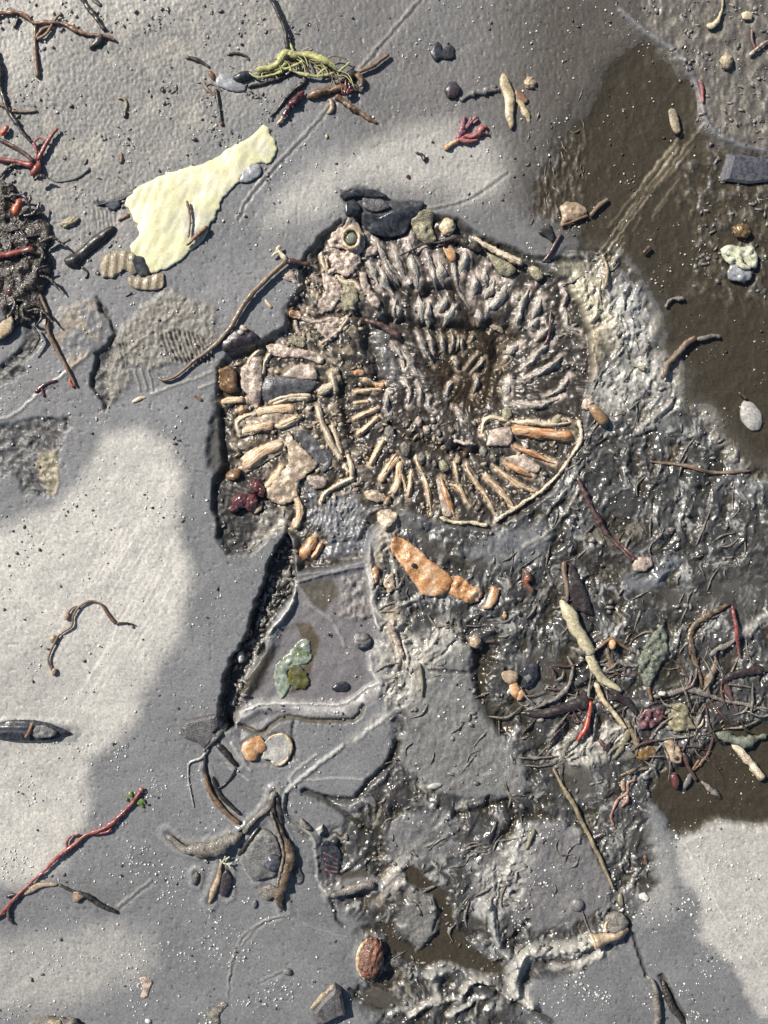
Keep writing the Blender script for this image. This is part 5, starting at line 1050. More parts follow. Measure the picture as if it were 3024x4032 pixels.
weed('pink_thread', 'pale pink branched thread at the puddle bank', 'seaweed', (2960, 180), [('thread', 'c', (1555, 180, 1555, 240, 1575, 300), 8, CORALM, dict(dz=10)), ('thread', 'c', (1540, 340, 1580, 305, 1640, 260, 1680, 250), (12, 14, 10), PINK, dict(dz=10))])
single('red_thread', 'short red thread where the bank meets the puddle', 'seaweed', strand(P('c', 1245, 475, 1262, 530, 1270, 620), (16, 14, 8), dz=8), CORAL)
single('tan_lump', 'rounded tan pebble on the knobbly bank', 'stone', lump(*P('c', 1405, 375)[0], 24, 32, 18, 15, .2, 3, dz=2), TANF)
single('tan_flake', 'tan curled flake standing in the brown puddle', 'flake', sheet(P('c', 1065, 650, 1105, 645, 1125, 700, 1140, 790, 1110, 800, 1080, 750), th=10, dome=8, dz=12, wav=4), TANF)
cw = Thing('pale_weed', 'crumpled pale yellow green weed rising from the brown puddle', 'seaweed', (2910, 1030))
cw.add('lobe', sheet(P('c', 1370, 1480, 1420, 1455, 1500, 1470, 1560, 1460, 1595, 1520, 1590, 1600, 1540, 1590, 1500, 1530, 1440, 1580, 1390, 1540), th=8, dome=14, edge=16, wav=16, ws=34, dz=14), PALEY)
cw.add('lobe', sheet(P('c', 1440, 1570, 1500, 1570, 1560, 1610, 1560, 1659, 1510, 1680, 1420, 1660, 1410, 1620), th=8, dome=12, edge=16, wav=14, ws=30, dz=12), TRANS)
cw.add('fold', strand(P('c', 1400, 1500, 1470, 1540, 1500, 1590, 1550, 1600), (20, 24, 18), dz=26, rag=.25), PALEY)
single('brown_lump', 'dark brown soft lump just above the crumpled pale weed', 'seaweed', lump(*P('c', 1500, 1375)[0], 34, 26, 18, 10, .35, 3, dz=12), AMBER)
single('red_fleck', 'short red brown splinter floating in the brown puddle', 'seaweed', strand(P('c', 920, 1510, 945, 1480, 965, 1460), 14, dz=14), DKREDT)
single('slate_shard', 'blue grey slate block jutting from the puddle shelf', 'stone', chunk(P('c', 1400, 890, 1500, 900, 1700, 930, 1700, 1060, 1520, 1080, 1350, 1060), 34, .75, (20, 14), -16), BPEB)
single('pale_pebble', 'pale oval pebble under the brown water', 'stone', lump(*P('i', 1565, 960)[0], 40, 64, 18, -24, .1, 3, dz=-4), PEARL)
single('red_fleck', 'dark red sliver beside the pale oval pebble', 'seaweed', strand(P('i', 1485, 820, 1510, 840, 1530, 860), 12, dz=12), DKREDT)
single('mud_curl', 'curled cord of mud in the puddle shallows', 'mud', strand(P('i', 1050, 320, 1070, 280, 1110, 260, 1170, 265), 15, dz=8, rag=.3), SILTW)
weed('grey_twig', 'bent silty twig reaching from the mud into the brown puddle', 'twig', (2730, 1330), [
    ('stem', 'i', (1030, 745, 1060, 660, 1120, 590, 1190, 520, 1230, 495), (16, 24, 26, 22), GREYT, dict(dz=12, rag=.15)), ('tip', 'i', (1235, 505, 1290, 500, 1340, 485, 1385, 490), (20, 18, 16), SILTW, dict(dz=8))])
single('straw', 'upright pale straw on the mud at the rim of the ammonite', 'twig', strand(P('i', 675, 10, 700, 80, 700, 150, 680, 210), (10, 14, 12), dz=8), HAIR)
single('twig', 'flattened tan twig crusted with yellow across the upper ribs', 'twig', strand(P('f', 760, 480, 870, 550, 1000, 630, 1160, 700), (16, 24, 26, 30), dz=14, rag=.25), RIBP)
lc = Thing('yellow_crust', 'yellow grey crust under the flattened tan twig', 'crust', (1970, 1050))
lc.add('crust', sheet(P('f', 860, 590, 960, 640, 1080, 700, 1120, 740, 1060, 800, 980, 780, 920, 700), th=14, dome=10, wav=9, ws=20), LICH)
single('yellow_crust', 'yellow cream bead at the lower end of the tan twig', 'crust', sheet(P('f', 1200, 720, 1260, 710, 1330, 770, 1325, 820, 1280, 840, 1230, 790), th=16, dome=14, wav=5), LICH)
single('yellow_crust', 'pale yellow knob on the top rim near the mussel shell', 'crust', lump(*P('f', 545, 395)[0], 30, 36, 20, 10, .35, 3, dz=6), SHELLY)
single('yellow_crust', 'olive and tan crumbly crust touching the mussel shell', 'crust', sheet(P('f', 230, 330, 330, 260, 430, 270, 420, 400, 460, 500, 380, 540, 300, 480), th=12, dome=12, wav=12, ws=22), LICH)
single('orange_flake', 'small two pronged orange flake hanging on the top ribs', 'shell', sheet(P('f', 500, 550, 540, 580, 560, 560, 610, 570, 615, 670, 580, 680, 540, 640), th=12, dome=6, wav=3, dz=10), ORANGE)
single('black_weed', 'black root along the top rim of the fossil', 'seaweed', strand(P('f', 460, 520, 620, 490, 720, 540, 830, 580), (14, 26, 34, 30), dz=4, rag=.3), ROT)
single('black_weed', 'thin black thread crossing the upper left ribs', 'seaweed', strand(P('f', 150, 630, 260, 580, 360, 530, 500, 520), 8, dz=18), BLACK)
single('red_stalk', 'dark red stem lying in the hollow of the ammonite', 'seaweed', strand(P('e', 1310, 1140, 1420, 1180, 1520, 1230, 1620, 1290), (14, 20, 22, 24), dz=10, rag=.25), DKREDT)
single('purple_thread', 'thin purple thread on the ribs facing the brown puddle', 'seaweed', strand(P('f', 1395, 1080, 1385, 1200, 1375, 1290, 1340, 1360), (8, 12, 12), dz=12), DKREDT)
lt = Thing('twig', 'long smooth brown twig running from the fossil down the clay', 'twig', (960, 1230))
lt.add('stem', strand(P('e', 690, 690, 560, 800, 440, 920, 330, 1060, 240, 1210, 160, 1310, 60, 1400, -60, 1490, -160, 1580, -230, 1630, -320, 1655, -370, 1630), (24, 22, 21, 22, 23, 22, 16, 14, 13, 12), dz=(18, 14, 10, 10), rag=.08), GREYT)
lt.add('branch', strand(P('e', 690, 690, 640, 630, 610, 600, 640, 560), (18, 16, 12), dz=16, rag=.2), RIBP)
lt.add('branch', strand(P('e', 690, 690, 760, 695, 830, 705, 880, 700), (18, 15, 14), dz=16, rag=.25), DKREDT)
lt.add('fork', strand(P('e', 560, 650, 600, 620, 630, 610), (8, 14), dz=14), RIBP)
single('twig', 'thin dark stalk hanging down the grey clay under the rotting seaweed', 'twig', strand(P('d', 240, 240, 285, 340, 290, 440, 330, 540, 390, 660, 455, 790), (14, 15, 14, 12, 10), dz=8), BROWN_T)
single('red_fleck', 'tiny orange tip near the end of the thin dark stalk', 'seaweed', strand(P('d', 415, 740, 425, 770, 440, 795), 11, dz=4), ORR)
weed('red_sprig', 'small dark red forked sprig on grey clay', 'seaweed', (180, 1530), [('stem', 'd', (212, 825, 250, 790, 290, 765, 345, 750), (16, 14, 8), DKRED, {}), ('fork', 'd', (250, 795, 258, 825, 268, 855), 12, DKRED, {})])
single('red_fleck', 'tiny rust splinter on the clay by the fossil rim', 'seaweed', strand(P('d', 1145, 840, 1200, 872), 11), RUST)
single('cream_flake', 'thin cream splinter below the faint comb imprint', 'shell', strand(P('d', 780, 880, 830, 855, 870, 850), (10, 18, 4), h=10), SHELLY)
single('cream_flake', 'tiny cream chip on dark mud between twig and fossil', 'shell', strand(P('e', 505, 990, 530, 1030, 560, 1070), (8, 14, 12), h=9), SHELLY)
single('tan_bean', 'smooth tan bean beside the shiny end of the ammonite', 'seed', strand(P('i', 605, 895, 650, 950, 690, 1025), (38, 46, 40), h=36, rag=.03, dz=8), BEAN)
single('cream_flake', 'pinkish cream crumb next to the smooth tan bean', 'shell', lump(*P('i', 590, 890)[0], 22, 26, 14, 30, .3, 3, dz=6), PINK)
single('coral_bit', 'white and pink jointed stick in the inner whorl', 'seaweed', strand(P('h', 595, 690, 650, 700, 700, 715, 765, 720), (18, 16, 15, 10), dz=14, rag=.15), PINK)
single('dark_piece', 'black flake next to the pink jointed stick', 'flake', sheet(P('h', 505, 770, 570, 640, 595, 690, 590, 740, 550, 770), th=8, dome=4, dz=10), BLACK)
gs = Thing('dark_red_weed', 'glossy dark red weed knobs on the broken rim of the fossil', 'seaweed', (985, 1955))
for x, y, rx, ry, r in ((420, 1070, 26, 32, -20), (470, 1110, 15, 24, 0), (300, 1190, 34, 30, -30), (390, 1200, 26, 34, 20), (250, 1250, 24, 16, 0)):
    x, y = P('g', x, y)[0]; gs.add('knob', lump(x, y, rx, ry, 20, r, .25, 3, dz=8), DKRED)
single('cream_flake', 'tan chip wedged under the dark red weed knobs', 'shell', sheet(P('g', 390, 1270, 450, 1200, 480, 1190, 480, 1260, 420, 1300), th=10, dome=6, dz=4), TANL)
single('dark_red_weed', 'twisted dark red stem on the wet mud below the shiny rib', 'seaweed', strand(P('i', 525, 1320, 555, 1400, 600, 1480, 640, 1560, 690, 1640, 790, 1750, 850, 1830), (14, 24, 22, 26, 20, 18, 10), dz=8, rag=.25), DKREDT)
single('dark_red_weed', 'thin side strand of mud coated red weed', 'seaweed', strand(P('l', 770, 190, 840, 270, 900, 320), (10, 14, 8), dz=6), DKREDT)
single('pink_crust', 'crumbly pinkish crust at the tail of the dark red stem', 'crust', sheet(P('l', 850, 340, 890, 290, 960, 290, 980, 340, 930, 380, 870, 380), th=10, dome=6, wav=9, ws=16), PINK)
single('buried_stick', 'thin dark stick half buried along the mud below the puddle', 'twig', strand(P('i', 960, 1230, 1150, 1255, 1350, 1300, 1560, 1285), (8, 16, 14, 8), dz=2), GREYT)
single('yellow_crust', 'two tiny yellow specks on pale silt near the silty twig', 'crust', strand(P('i', 845, 655, 880, 670, 930, 680), (14, 6, 18), dz=6, rag=.5), LICH)

# ------------------------------------------------------------------ the pool and what lies round it
gg = Thing('green_weed', 'glassy green weed scrap lying in the clear pool', 'seaweed', (1150, 2620))
gb_ = gg.add('blade', sheet(P('k', 430, 775, 480, 790, 495, 900, 460, 930, 380, 940, 340, 980, 370, 1050, 330, 1130, 290, 1130, 265, 1010, 280, 930, 350, 860), th=3, dome=3, edge=12, wav=9, ws=20, dz=1, rag=9), GREENG)
gg.add('olive_patch', sheet(P('k', 355, 950, 410, 930, 470, 980, 470, 1070, 400, 1085, 350, 1040), th=3, dome=3, wav=6, dz=4, ws=20, rag=7), OLIVE, parent=gb_)
single('white_pebble', 'small white pebble on the dark trench edge', 'stone', lump(*P('k', 62, 895)[0], 14, 22, 16, 0, .15, 3, dz=10), WHITE)
single('grey_pebble', 'rounded silty pebble in the corner of the clear pool', 'stone', lump(*P('k', 790, 790)[0], 36, 32, 22, 0, .3, 3, dz=4), STONEL)
oh = Thing('orange_shell', 'broken orange shell half in a wet dent below the pool', 'shell', (985, 2950))
oh.add('valve', sheet(P('k', 85, 1390, 140, 1360, 190, 1350, 225, 1400, 230, 1440, 180, 1460, 170, 1500, 110, 1500, 80, 1440), th=9, dome=12, edge=20, wav=3, dz=4), ORANGE)
wh = Thing('white_shell', 'whitish ring shaped shell half beside the broken orange one', 'shell', (1090, 2955))
wh.add('valve', sheet(P('k', 215, 1390, 270, 1345, 340, 1345, 375, 1400, 365, 1470, 320, 1520, 285, 1530, 250, 1490, 190, 1490, 210, 1450), th=8, dome=-3, edge=14, wav=4, dz=6), PEARL)
wh.add('rim', strand(P('k', 235, 1375, 270, 1350, 330, 1345, 372, 1400, 360, 1470, 320, 1515, 285, 1528, 255, 1495), (8, 12, 12, 9), dz=8, rag=.3), SHELLY)
single('dark_stone', 'flat dark triangular stone at the foot of the trench', 'stone', chunk(P('j', 1065, 1300, 1100, 1255, 1200, 1235, 1290, 1215, 1300, 1290, 1270, 1330, 1310, 1350, 1215, 1430, 1170, 1390, 1080, 1360), 26, .75, (4, 2)), STONE)
bw = Thing('black_weed', 'tangle of black curved straps below the dark triangular stone', 'seaweed', (850, 3050))
for xy, wd, m_ in (((1290, 1390, 1340, 1460, 1410, 1530), (22, 22, 14), BLACK), ((1400, 1535, 1370, 1600, 1320, 1650), (8, 8, 5), BLACK), ((1220, 1450, 1220, 1560, 1250, 1659), (10, 14, 14), BLACK)):
    bw.add('strap', strand(P('j', *xy), list(wd), dz=4), m_)
for xy, wd, m_ in (((1220, 150, 1240, 250, 1300, 350, 1370, 420, 1430, 465), (14, 18, 22, 20, 14), BROWN_T), ((1260, 180, 1300, 280, 1360, 350, 1430, 410), (8, 16, 14, 10), BLACK), ((1380, 180, 1340, 230, 1290, 260), 7, BLACK)):
    bw.add('strap', strand(P('m', *xy), list(wd) if isinstance(wd, tuple) else wd, dz=4), m_)
single('white_thread', 'whitish thread trailing from the black straps', 'seaweed', strand(P('m', 1240, 20, 1200, 75, 1130, 105, 1118, 180, 1130, 270, 1155, 375), (14, 12, 8, 7, 7, 6), dz=2), WTHREAD)
bl2 = Thing('silt_strap', 'silt coated strap bridging the trench end', 'seaweed', (860, 2910))
bl2.add('strap', strand(P('j', 1210, 1450, 1250, 1390, 1310, 1330, 1340, 1290), (14, 22, 20), dz=6, rag=.2), SILTW)

# left clay plate
rl = Thing('rootlet', 'thin curly rootlet with tan nodes on the clay with painted sky glare', 'seaweed', (330, 2500))
rls_ = rl.add('stem', strand(P('j', 340, 990, 310, 950, 295, 890, 325, 810, 360, 750, 430, 700, 440, 640, 480, 580, 540, 552, 600, 570, 640, 620, 695, 690), (10, 9, 9, 9, 10, 9, 9, 9, 9, 10, 12), dz=8), BROWN_T)
rl.add('branch', strand(P('j', 470, 585, 430, 595, 405, 640), (7, 8), dz=8), BROWN_T)
rl.add('branch', strand(P('j', 690, 685, 740, 680, 780, 685, 810, 698), (10, 7, 6), dz=6), BLACK)
for x, y, r in ((402, 642, 11), (322, 775, 12), (325, 970, 11)):
    x, y = P('j', x, y)[0]; rl.add('node', lump(x, y, r, r * 1.4, 8, 20, .2, 2, dz=6), TANL, parent=rls_)
hp = Thing('seed_pod', 'black striped pod on the clay with painted sky glare', 'pod', (130, 2875))
husk_ = hp.add('husk', sheet(P('j', -60, 1290, 60, 1255, 200, 1255, 300, 1275, 380, 1310, 430, 1335, 370, 1360, 280, 1385, 150, 1385, 0, 1365, -60, 1350), th=10, dome=26, edge=34, wav=3, rag=2, ridge=lambda x, y, d: 2.2 * np.sin(y / 4.2)), BLUEB)
hp.add('crust', sheet(P('j', 200, 1285, 280, 1280, 360, 1320, 330, 1350, 240, 1360, 200, 1330), th=8, dome=4, wav=8, ws=14, dz=24), STONEL, parent=husk_)
single('twig', 'tiny red twig lying across the striped pod', 'twig', strand(P('j', 170, 1355, 195, 1310, 215, 1260), (13, 15, 11), dz=34), RUST)
rt = Thing('red_seaweed', 'long slender red seaweed thread on the clay with a green sprig', 'seaweed', (300, 3320))
rts_ = rt.add('stem', strand(P('m', 858, 250, 790, 340, 720, 410, 660, 465, 600, 500, 520, 530, 470, 570, 410, 610, 340, 670, 280, 730, 220, 785, 160, 840, 100, 900, 50, 960, 0, 1010, -30, 1030), (18, 15, 14, 15, 16, 15, 16, 18, 12, 11, 12, 13, 16, 12, 10), dz=10, rag=.2), RED)
rt.add('side_shoot', strand(P('m', 410, 610, 405, 575, 430, 535, 480, 525), (12, 10, 8), dz=10), RED)
rt.add('side_shoot', strand(P('m', 560, 525, 610, 520, 655, 505, 665, 470), (8, 9, 10), dz=10), RED)
rt.add('root_hook', strand(P('m', 90, 910, 55, 970, 60, 1030, 90, 1065), (16, 16, 12, 7), dz=8), DKREDT)
for xy in ((810, 320, 835, 340, 855, 375), (815, 325, 850, 335, 865, 355), (800, 320, 775, 330), (790, 310, 775, 285, 790, 275), (830, 335, 825, 360), (770, 320, 745, 322)):
    rt.add('leaflet', strand(P('m', *xy), (10, 18, 6), h=7, dz=6), GREEN, parent=rts_)
tb = Thing('weed_frond', 'tan blade with a black curved tail under the red thread', 'seaweed', (230, 3520))
tb.add('blade', strand(P('m', 120, 895, 180, 860, 250, 830, 345, 825), (8, 24, 24, 8), h=8, dz=6), TANL)
tb.add('tail', strand(P('m', 350, 825, 430, 860, 520, 890, 590, 940, 700, 990), (9, 13, 20, 22, 14), dz=5), BLACK)
tb.add('bract', sheet(P('m', 440, 860, 480, 865, 525, 885, 490, 910, 460, 935, 440, 920), th=6, dome=5, dz=8), TANL)
tb.add('root', strand(P('m', 35, 900, 80, 885, 120, 895), 14, dz=4), BLACK)
single('crust_patch', 'pinkish crusty patch pressed in the clay', 'crust', sheet(P('m', 825, 1385, 870, 1375, 910, 1410, 890, 1450, 870, 1510, 830, 1500, 850, 1450), th=2, dome=3, wav=4, ws=14), PINK)
single('silt_crumbs', 'cluster of pale crumbs at the bottom of the clay', 'crust', sheet(P('m', 1220, 1540, 1260, 1570, 1330, 1520, 1360, 1540, 1300, 1600, 1310, 1659, 1240, 1640), th=3, dome=4, wav=9, ws=12), SILTW)
kp = Thing('brown_kelp', 'horn shaped brown kelp coated with silt lying on the clay', 'seaweed', (900, 3270))
kp.add('stem', strand(P('m', 1635, 270, 1610, 330, 1590, 370, 1520, 430, 1445, 520), (26, 28, 24, 20, 22), h=24, dz=8, rag=.12), SILTW)
kp.add('bladder', strand(P('m', 1450, 520, 1370, 560, 1290, 600, 1200, 615, 1110, 615, 1050, 575, 995, 530), (24, 50, 64, 56, 36, 28, 26), h=44, rag=.2, dz=6), SILTW)
kp.add('glossy_flank', strand(P('m', 1400, 565, 1320, 615, 1230, 630, 1150, 645), (10, 30, 32, 14), h=30, rag=.2, dz=6), WEEDB)
limb_ = kp.add('limb', strand(P('n', 260, 290, 265, 400, 300, 480, 340, 580, 365, 650, 345, 740, 310, 830, 300, 900, 325, 980), (28, 22, 24, 34, 44, 46, 46, 36, 16), h=34, dz=8, rag=.15), WEEDB)
kp.add('silt_ridge', strand(P('n', 255, 380, 285, 480, 310, 540, 330, 640, 310, 740, 295, 830), (8, 12, 12, 10, 14, 10), dz=28, rag=.2), SILTW, parent=limb_)
kp.add('dark_fork', strand(P('n', 290, 300, 300, 400, 320, 500), (18, 24, 16), dz=0), BLACK)
kp.add('dark_fork', strand(P('m', 1540, 480, 1470, 580, 1410, 660), (14, 26, 14), dz=-2), BLACK)
kp.add('side_blade', strand(P('n', 330, 520, 380, 600, 400, 720, 430, 800, 400, 830), (10, 16, 30, 34, 14), h=12), STONE)
fl_ = Thing('flat_stone', 'flat rounded grey stone framed by the horn shaped kelp', 'stone', (1020, 3400))
fl_.add('slab', sheet(P('n', 205, 495, 160, 540, 110, 610, 85, 680, 110, 750, 165, 805, 220, 790, 280, 780, 310, 700, 310, 620, 280, 540, 240, 500), th=10, dome=9, edge=18, wav=5, ws=40), STONEL)
fl_.add('crust', sheet(P('n', 185, 850, 240, 820, 290, 840, 285, 890, 240, 920, 205, 910, 180, 880), th=12, dome=9, wav=6, ws=16), SILTW)
single('blue_pebble', 'wet blue grey pebble resting on the flat rounded stone', 'stone', lump(*P('n', 265, 690)[0], 34, 32, 20, 20, .2, 3, dz=16), BPEB)
sw = Thing('forked_weed', 'small tan weed with white antler tips in a wet dent', 'seaweed', (855, 3450))
sw.add('stem', strand(P('m', 1240, 940, 1265, 880, 1295, 800, 1310, 720, 1315, 690), (8, 26, 28, 18, 12), dz=6), TANL)
for xy in ((1315, 695, 1335, 675, 1345, 645), (1335, 675, 1370, 655), (1325, 690, 1365, 700, 1385, 690), (1365, 700, 1375, 725), (1320, 690, 1310, 670)): sw.add('antler', strand(P('m', *xy), 7, dz=14), PALEY)
sw.add('bulb', sheet(P('m', 1320, 760, 1350, 730, 1380, 780, 1375, 850, 1340, 900, 1310, 890, 1305, 820), th=10, dome=10, dz=2), PURP)
single('seed', 'tiny ridged grey seed by the white tipped weed', 'seed', lump(*P('m', 1165, 790)[0], 13, 28, 12, 15, .15, 3), STONE)
single('seed', 'tiny grey seed below the horn shaped kelp', 'seed', lump(*P('n', 155, 945)[0], 11, 18, 9, 15, .15, 2), STONEL)
sb = Thing('striped_shell', 'blue grey striped shell held in a silt ridge', 'shell', (1310, 3370))
sb.add('valve', sheet(P('n', 545, 590, 580, 570, 640, 600, 670, 650, 655, 760, 600, 760, 560, 740, 545, 670), th=7, dome=7, edge=18, wav=2, dz=2), BLUEB)
for k in range(4):
    sb.add('stripe', strand(P('n', 560 + 4 * k, 640 + 32 * k, 610, 665 + 28 * k, 655, 690 + 22 * k), 9, dz=9, rag=.1), PRED)
single('black_pebble', 'glossy black pebble beside the striped shell', 'stone', lump(*P('n', 628, 578)[0], 15, 14, 14, 0, .15, 3, dz=6), BLUEB)
single('silt_tube', 'silt coated tube with an open end lying in a puddle', 'tube', strand(P('n', 605, 900, 680, 870, 760, 845, 830, 830, 870, 840), (20, 32, 34, 32, 30), h=26, dz=8, rag=.15), SILTW)
single('grey_chip', 'pale chip standing on the silt ridge by the black pebble', 'stone', chunk(P('n', 515, 500, 560, 470, 565, 510, 540, 540), 22, .5), PEARL)
single('short_stub', 'short silted stub beside the small pale chip', 'seaweed', strand(P('n', 430, 435, 450, 475, 490, 505), (20, 22, 14), dz=6, rag=.2), SILTW)
rs = Thing('seed_husk', 'bumpy red brown seed husk at the puddle edge', 'seed', (1455, 3770))
rs.add('husk', lump(*P('n', 845, 1265)[0], 46, 82, 36, 10, .22, 4, dz=4, fr=3.2), SEEDR)
rs.add('rim', strand(P('n', 850, 1150, 790, 1190, 770, 1260, 780, 1340, 810, 1390), (14, 18, 18, 12), dz=14, rag=.2), SHELLY)
rs.add('membrane', strand(P('n', 905, 1160, 885, 1220, 915, 1270, 900, 1360), (8, 12, 12, 8), dz=18), STONEL)
single('dark_stone', 'angular dark stone with a pale split face on the clay', 'stone', chunk(P('n', 485, 1565, 560, 1470, 630, 1405, 665, 1430, 680, 1500, 693, 1570, 640, 1590, 540, 1640, 510, 1630), 46, .74, (8, 8)), STONE)
ch = single('pale_strip', 'pale weathered strip along the angular dark stone', 'stone', strand(P('n', 490, 1555, 560, 1480, 630, 1415), (16, 22, 18), h=16, dz=14, rag=.2), TANF)
single('silt_lump', 'small silt lump with a shadow on the bottom clay', 'stone', lump(*P('n', 350, 1345)[0], 18, 14, 12, 0, .3, 2), STONEL)
bl3 = Thing('brown_stone', 'rough brown stone cut off by the bottom border', 'stone', (210, 4030))
bl3.add('body', lump(*P('m', 330, 1720)[0], 120, 76, 46, -6, .22, 4, fr=2.5), SILTW)
bl3.add('crust', lump(*P('m', 345, 1635)[0], 30, 18, 16, 10, .3, 3, dz=28), TANF)
single('white_pebble', 'small white oval grain near the rough brown stone', 'stone', lump(*P('m', 880, 1640)[0], 13, 9, 8, 20, .1, 2), WHITE)
single('cream_flake', 'small cream oval flake on the rough mud plate', 'shell', lump(*P('n', 1225, 245)[0], 30, 12, 8, -12, .15, 2), PEARL)

# ------------------------------------------------------------------ debris heap on the right
st = Thing('cream_stalk', 'thick cream stalk with jointed collar tapering to a yellow root', 'seaweed', (2300, 2560))
st.add('stalk', strand(P('l', 425, 545, 480, 640, 520, 720, 570, 800, 605, 880), (22, 50, 44, 50, 40), h=34, dz=16, rag=.12, ends='blunt', groove=.05, sides=12), CREAM)
st.add('collar', strand(P('l', 490, 830, 540, 850, 600, 855, 650, 830), (16, 30, 26, 8), dz=22, rag=.3), SILTW)
st.add('stalk', strand(P('l', 590, 850, 640, 960, 690, 1030, 750, 1060, 790, 1090), (36, 40, 34, 30, 14), h=28, dz=12, rag=.12, ends='blunt', groove=.05, sides=12), CREAM)
st.add('root', strand(P('l', 630, 1040, 680, 1140, 740, 1210, 790, 1280, 820, 1310), (20, 22, 20, 18, 8), dz=14), CREAMW)
single('dark_frond', 'purple black blade with a silver edge behind the cream stalk', 'seaweed', sheet(P('l', 480, 320, 510, 350, 560, 450, 600, 560, 620, 640, 560, 620, 510, 600, 480, 520, 470, 420), th=9, dome=10, edge=14, wav=5, dz=6), PLEAF)
single('grey_strip', 'grey brown stiff strip beside the purple black blade', 'seaweed', strand(P('l', 445, 315, 450, 400, 460, 480, 470, 560), (20, 22, 20, 12), h=14, dz=8), GREYT)
single('dark_frond', 'long dark purple leaf pointing away from the heap', 'seaweed', sheet(P('l', 185, 1215, 300, 1200, 420, 1170, 520, 1130, 570, 1080, 600, 1120, 590, 1190, 480, 1210, 360, 1240, 260, 1245), th=9, dome=12, edge=14, wav=6, dz=8), PLEAF)
single('mud_strap', 'mud coated strap above the long dark purple leaf', 'seaweed', strand(P('l', 220, 1200, 320, 1170, 420, 1110, 480, 1050, 500, 950, 470, 880), (10, 16, 18, 18, 16, 10), dz=10, rag=.2), SILTW)
for lab, xy, m_ in (('upper amber shell chip on the edge of the dark runnel', (80, 970, 130, 960, 175, 980, 175, 1030, 120, 1050, 75, 1010), TANL), ('middle orange shell chip among three beside the runnel', (120, 1050, 170, 1035, 190, 1090, 165, 1140, 125, 1100), ORANGE), ('lowest bright orange chip of the three by the runnel', (165, 1095, 200, 1075, 218, 1100, 195, 1145, 165, 1150), ORANGE)):
    single('shell_chip', lab, 'shell', sheet(P('l', *xy), th=10, dome=9, dz=6, wav=3), m_)
dc = Thing('dark_shell', 'small dark conical shell beside the orange chips', 'shell', (2090, 2650))
dv_ = dc.add('valve', sheet(P('l', 200, 950, 260, 920, 295, 925, 300, 1000, 260, 1060, 220, 1080, 200, 1020), th=8, dome=12, dz=4, wav=3), BLUEB)
dc.add('crust', sheet(P('l', 205, 1000, 240, 985, 260, 1010, 230, 1040), th=6, dome=5, dz=16, wav=4), STONEL, parent=dv_)
single('orange_bead', 'bright orange bead on the end of a dark stem', 'seed', lump(*P('l', 733, 808)[0], 15, 20, 15, 0, .12, 3, dz=16), ORANGE)
single('dark_stalk', 'dark arched stem carrying the orange bead', 'seaweed', strand(P('l', 610, 860, 650, 830, 700, 790, 740, 780, 800, 820, 860, 860), (10, 14, 16, 12, 8), dz=10), BROWN_T)
gf = Thing('grey_green_frond', 'oval grey green frond crusted with silt', 'seaweed', (2570, 2580))
gf.add('blade', sheet(P('l', 1030, 690, 1060, 740, 1065, 830, 1040, 920, 990, 1000, 950, 1080, 930, 1050, 890, 980, 900, 880, 940, 790, 990, 730), th=5, dome=7, edge=16, wav=16, ws=20, dz=8, rag=8, ridge=lambda x, y, d: -7 * np.exp(-((x - 2572) * .9 + (y - 2570) * .42) ** 2 / 60)), GGREEN)
gf.add('stalk', strand(P('l', 950, 1060, 960, 1100, 970, 1150), 14, dz=6), BROWN_T)
single('shell_chip', 'small orange fleck on bare mud between shell tip and stalk', 'shell', sheet(P('l', 80, 640, 95, 610, 110, 640, 95, 665), th=8, dome=6, dz=4), ORANGE)
single('shell_chip', 'brown knotted husk on the mud by the orange hooked chip', 'husk', strand(P('l', 200, 360, 230, 400, 220, 450, 250, 490, 260, 520), (34, 40, 30, 24, 16), dz=6, rag=.3), SEEDR)
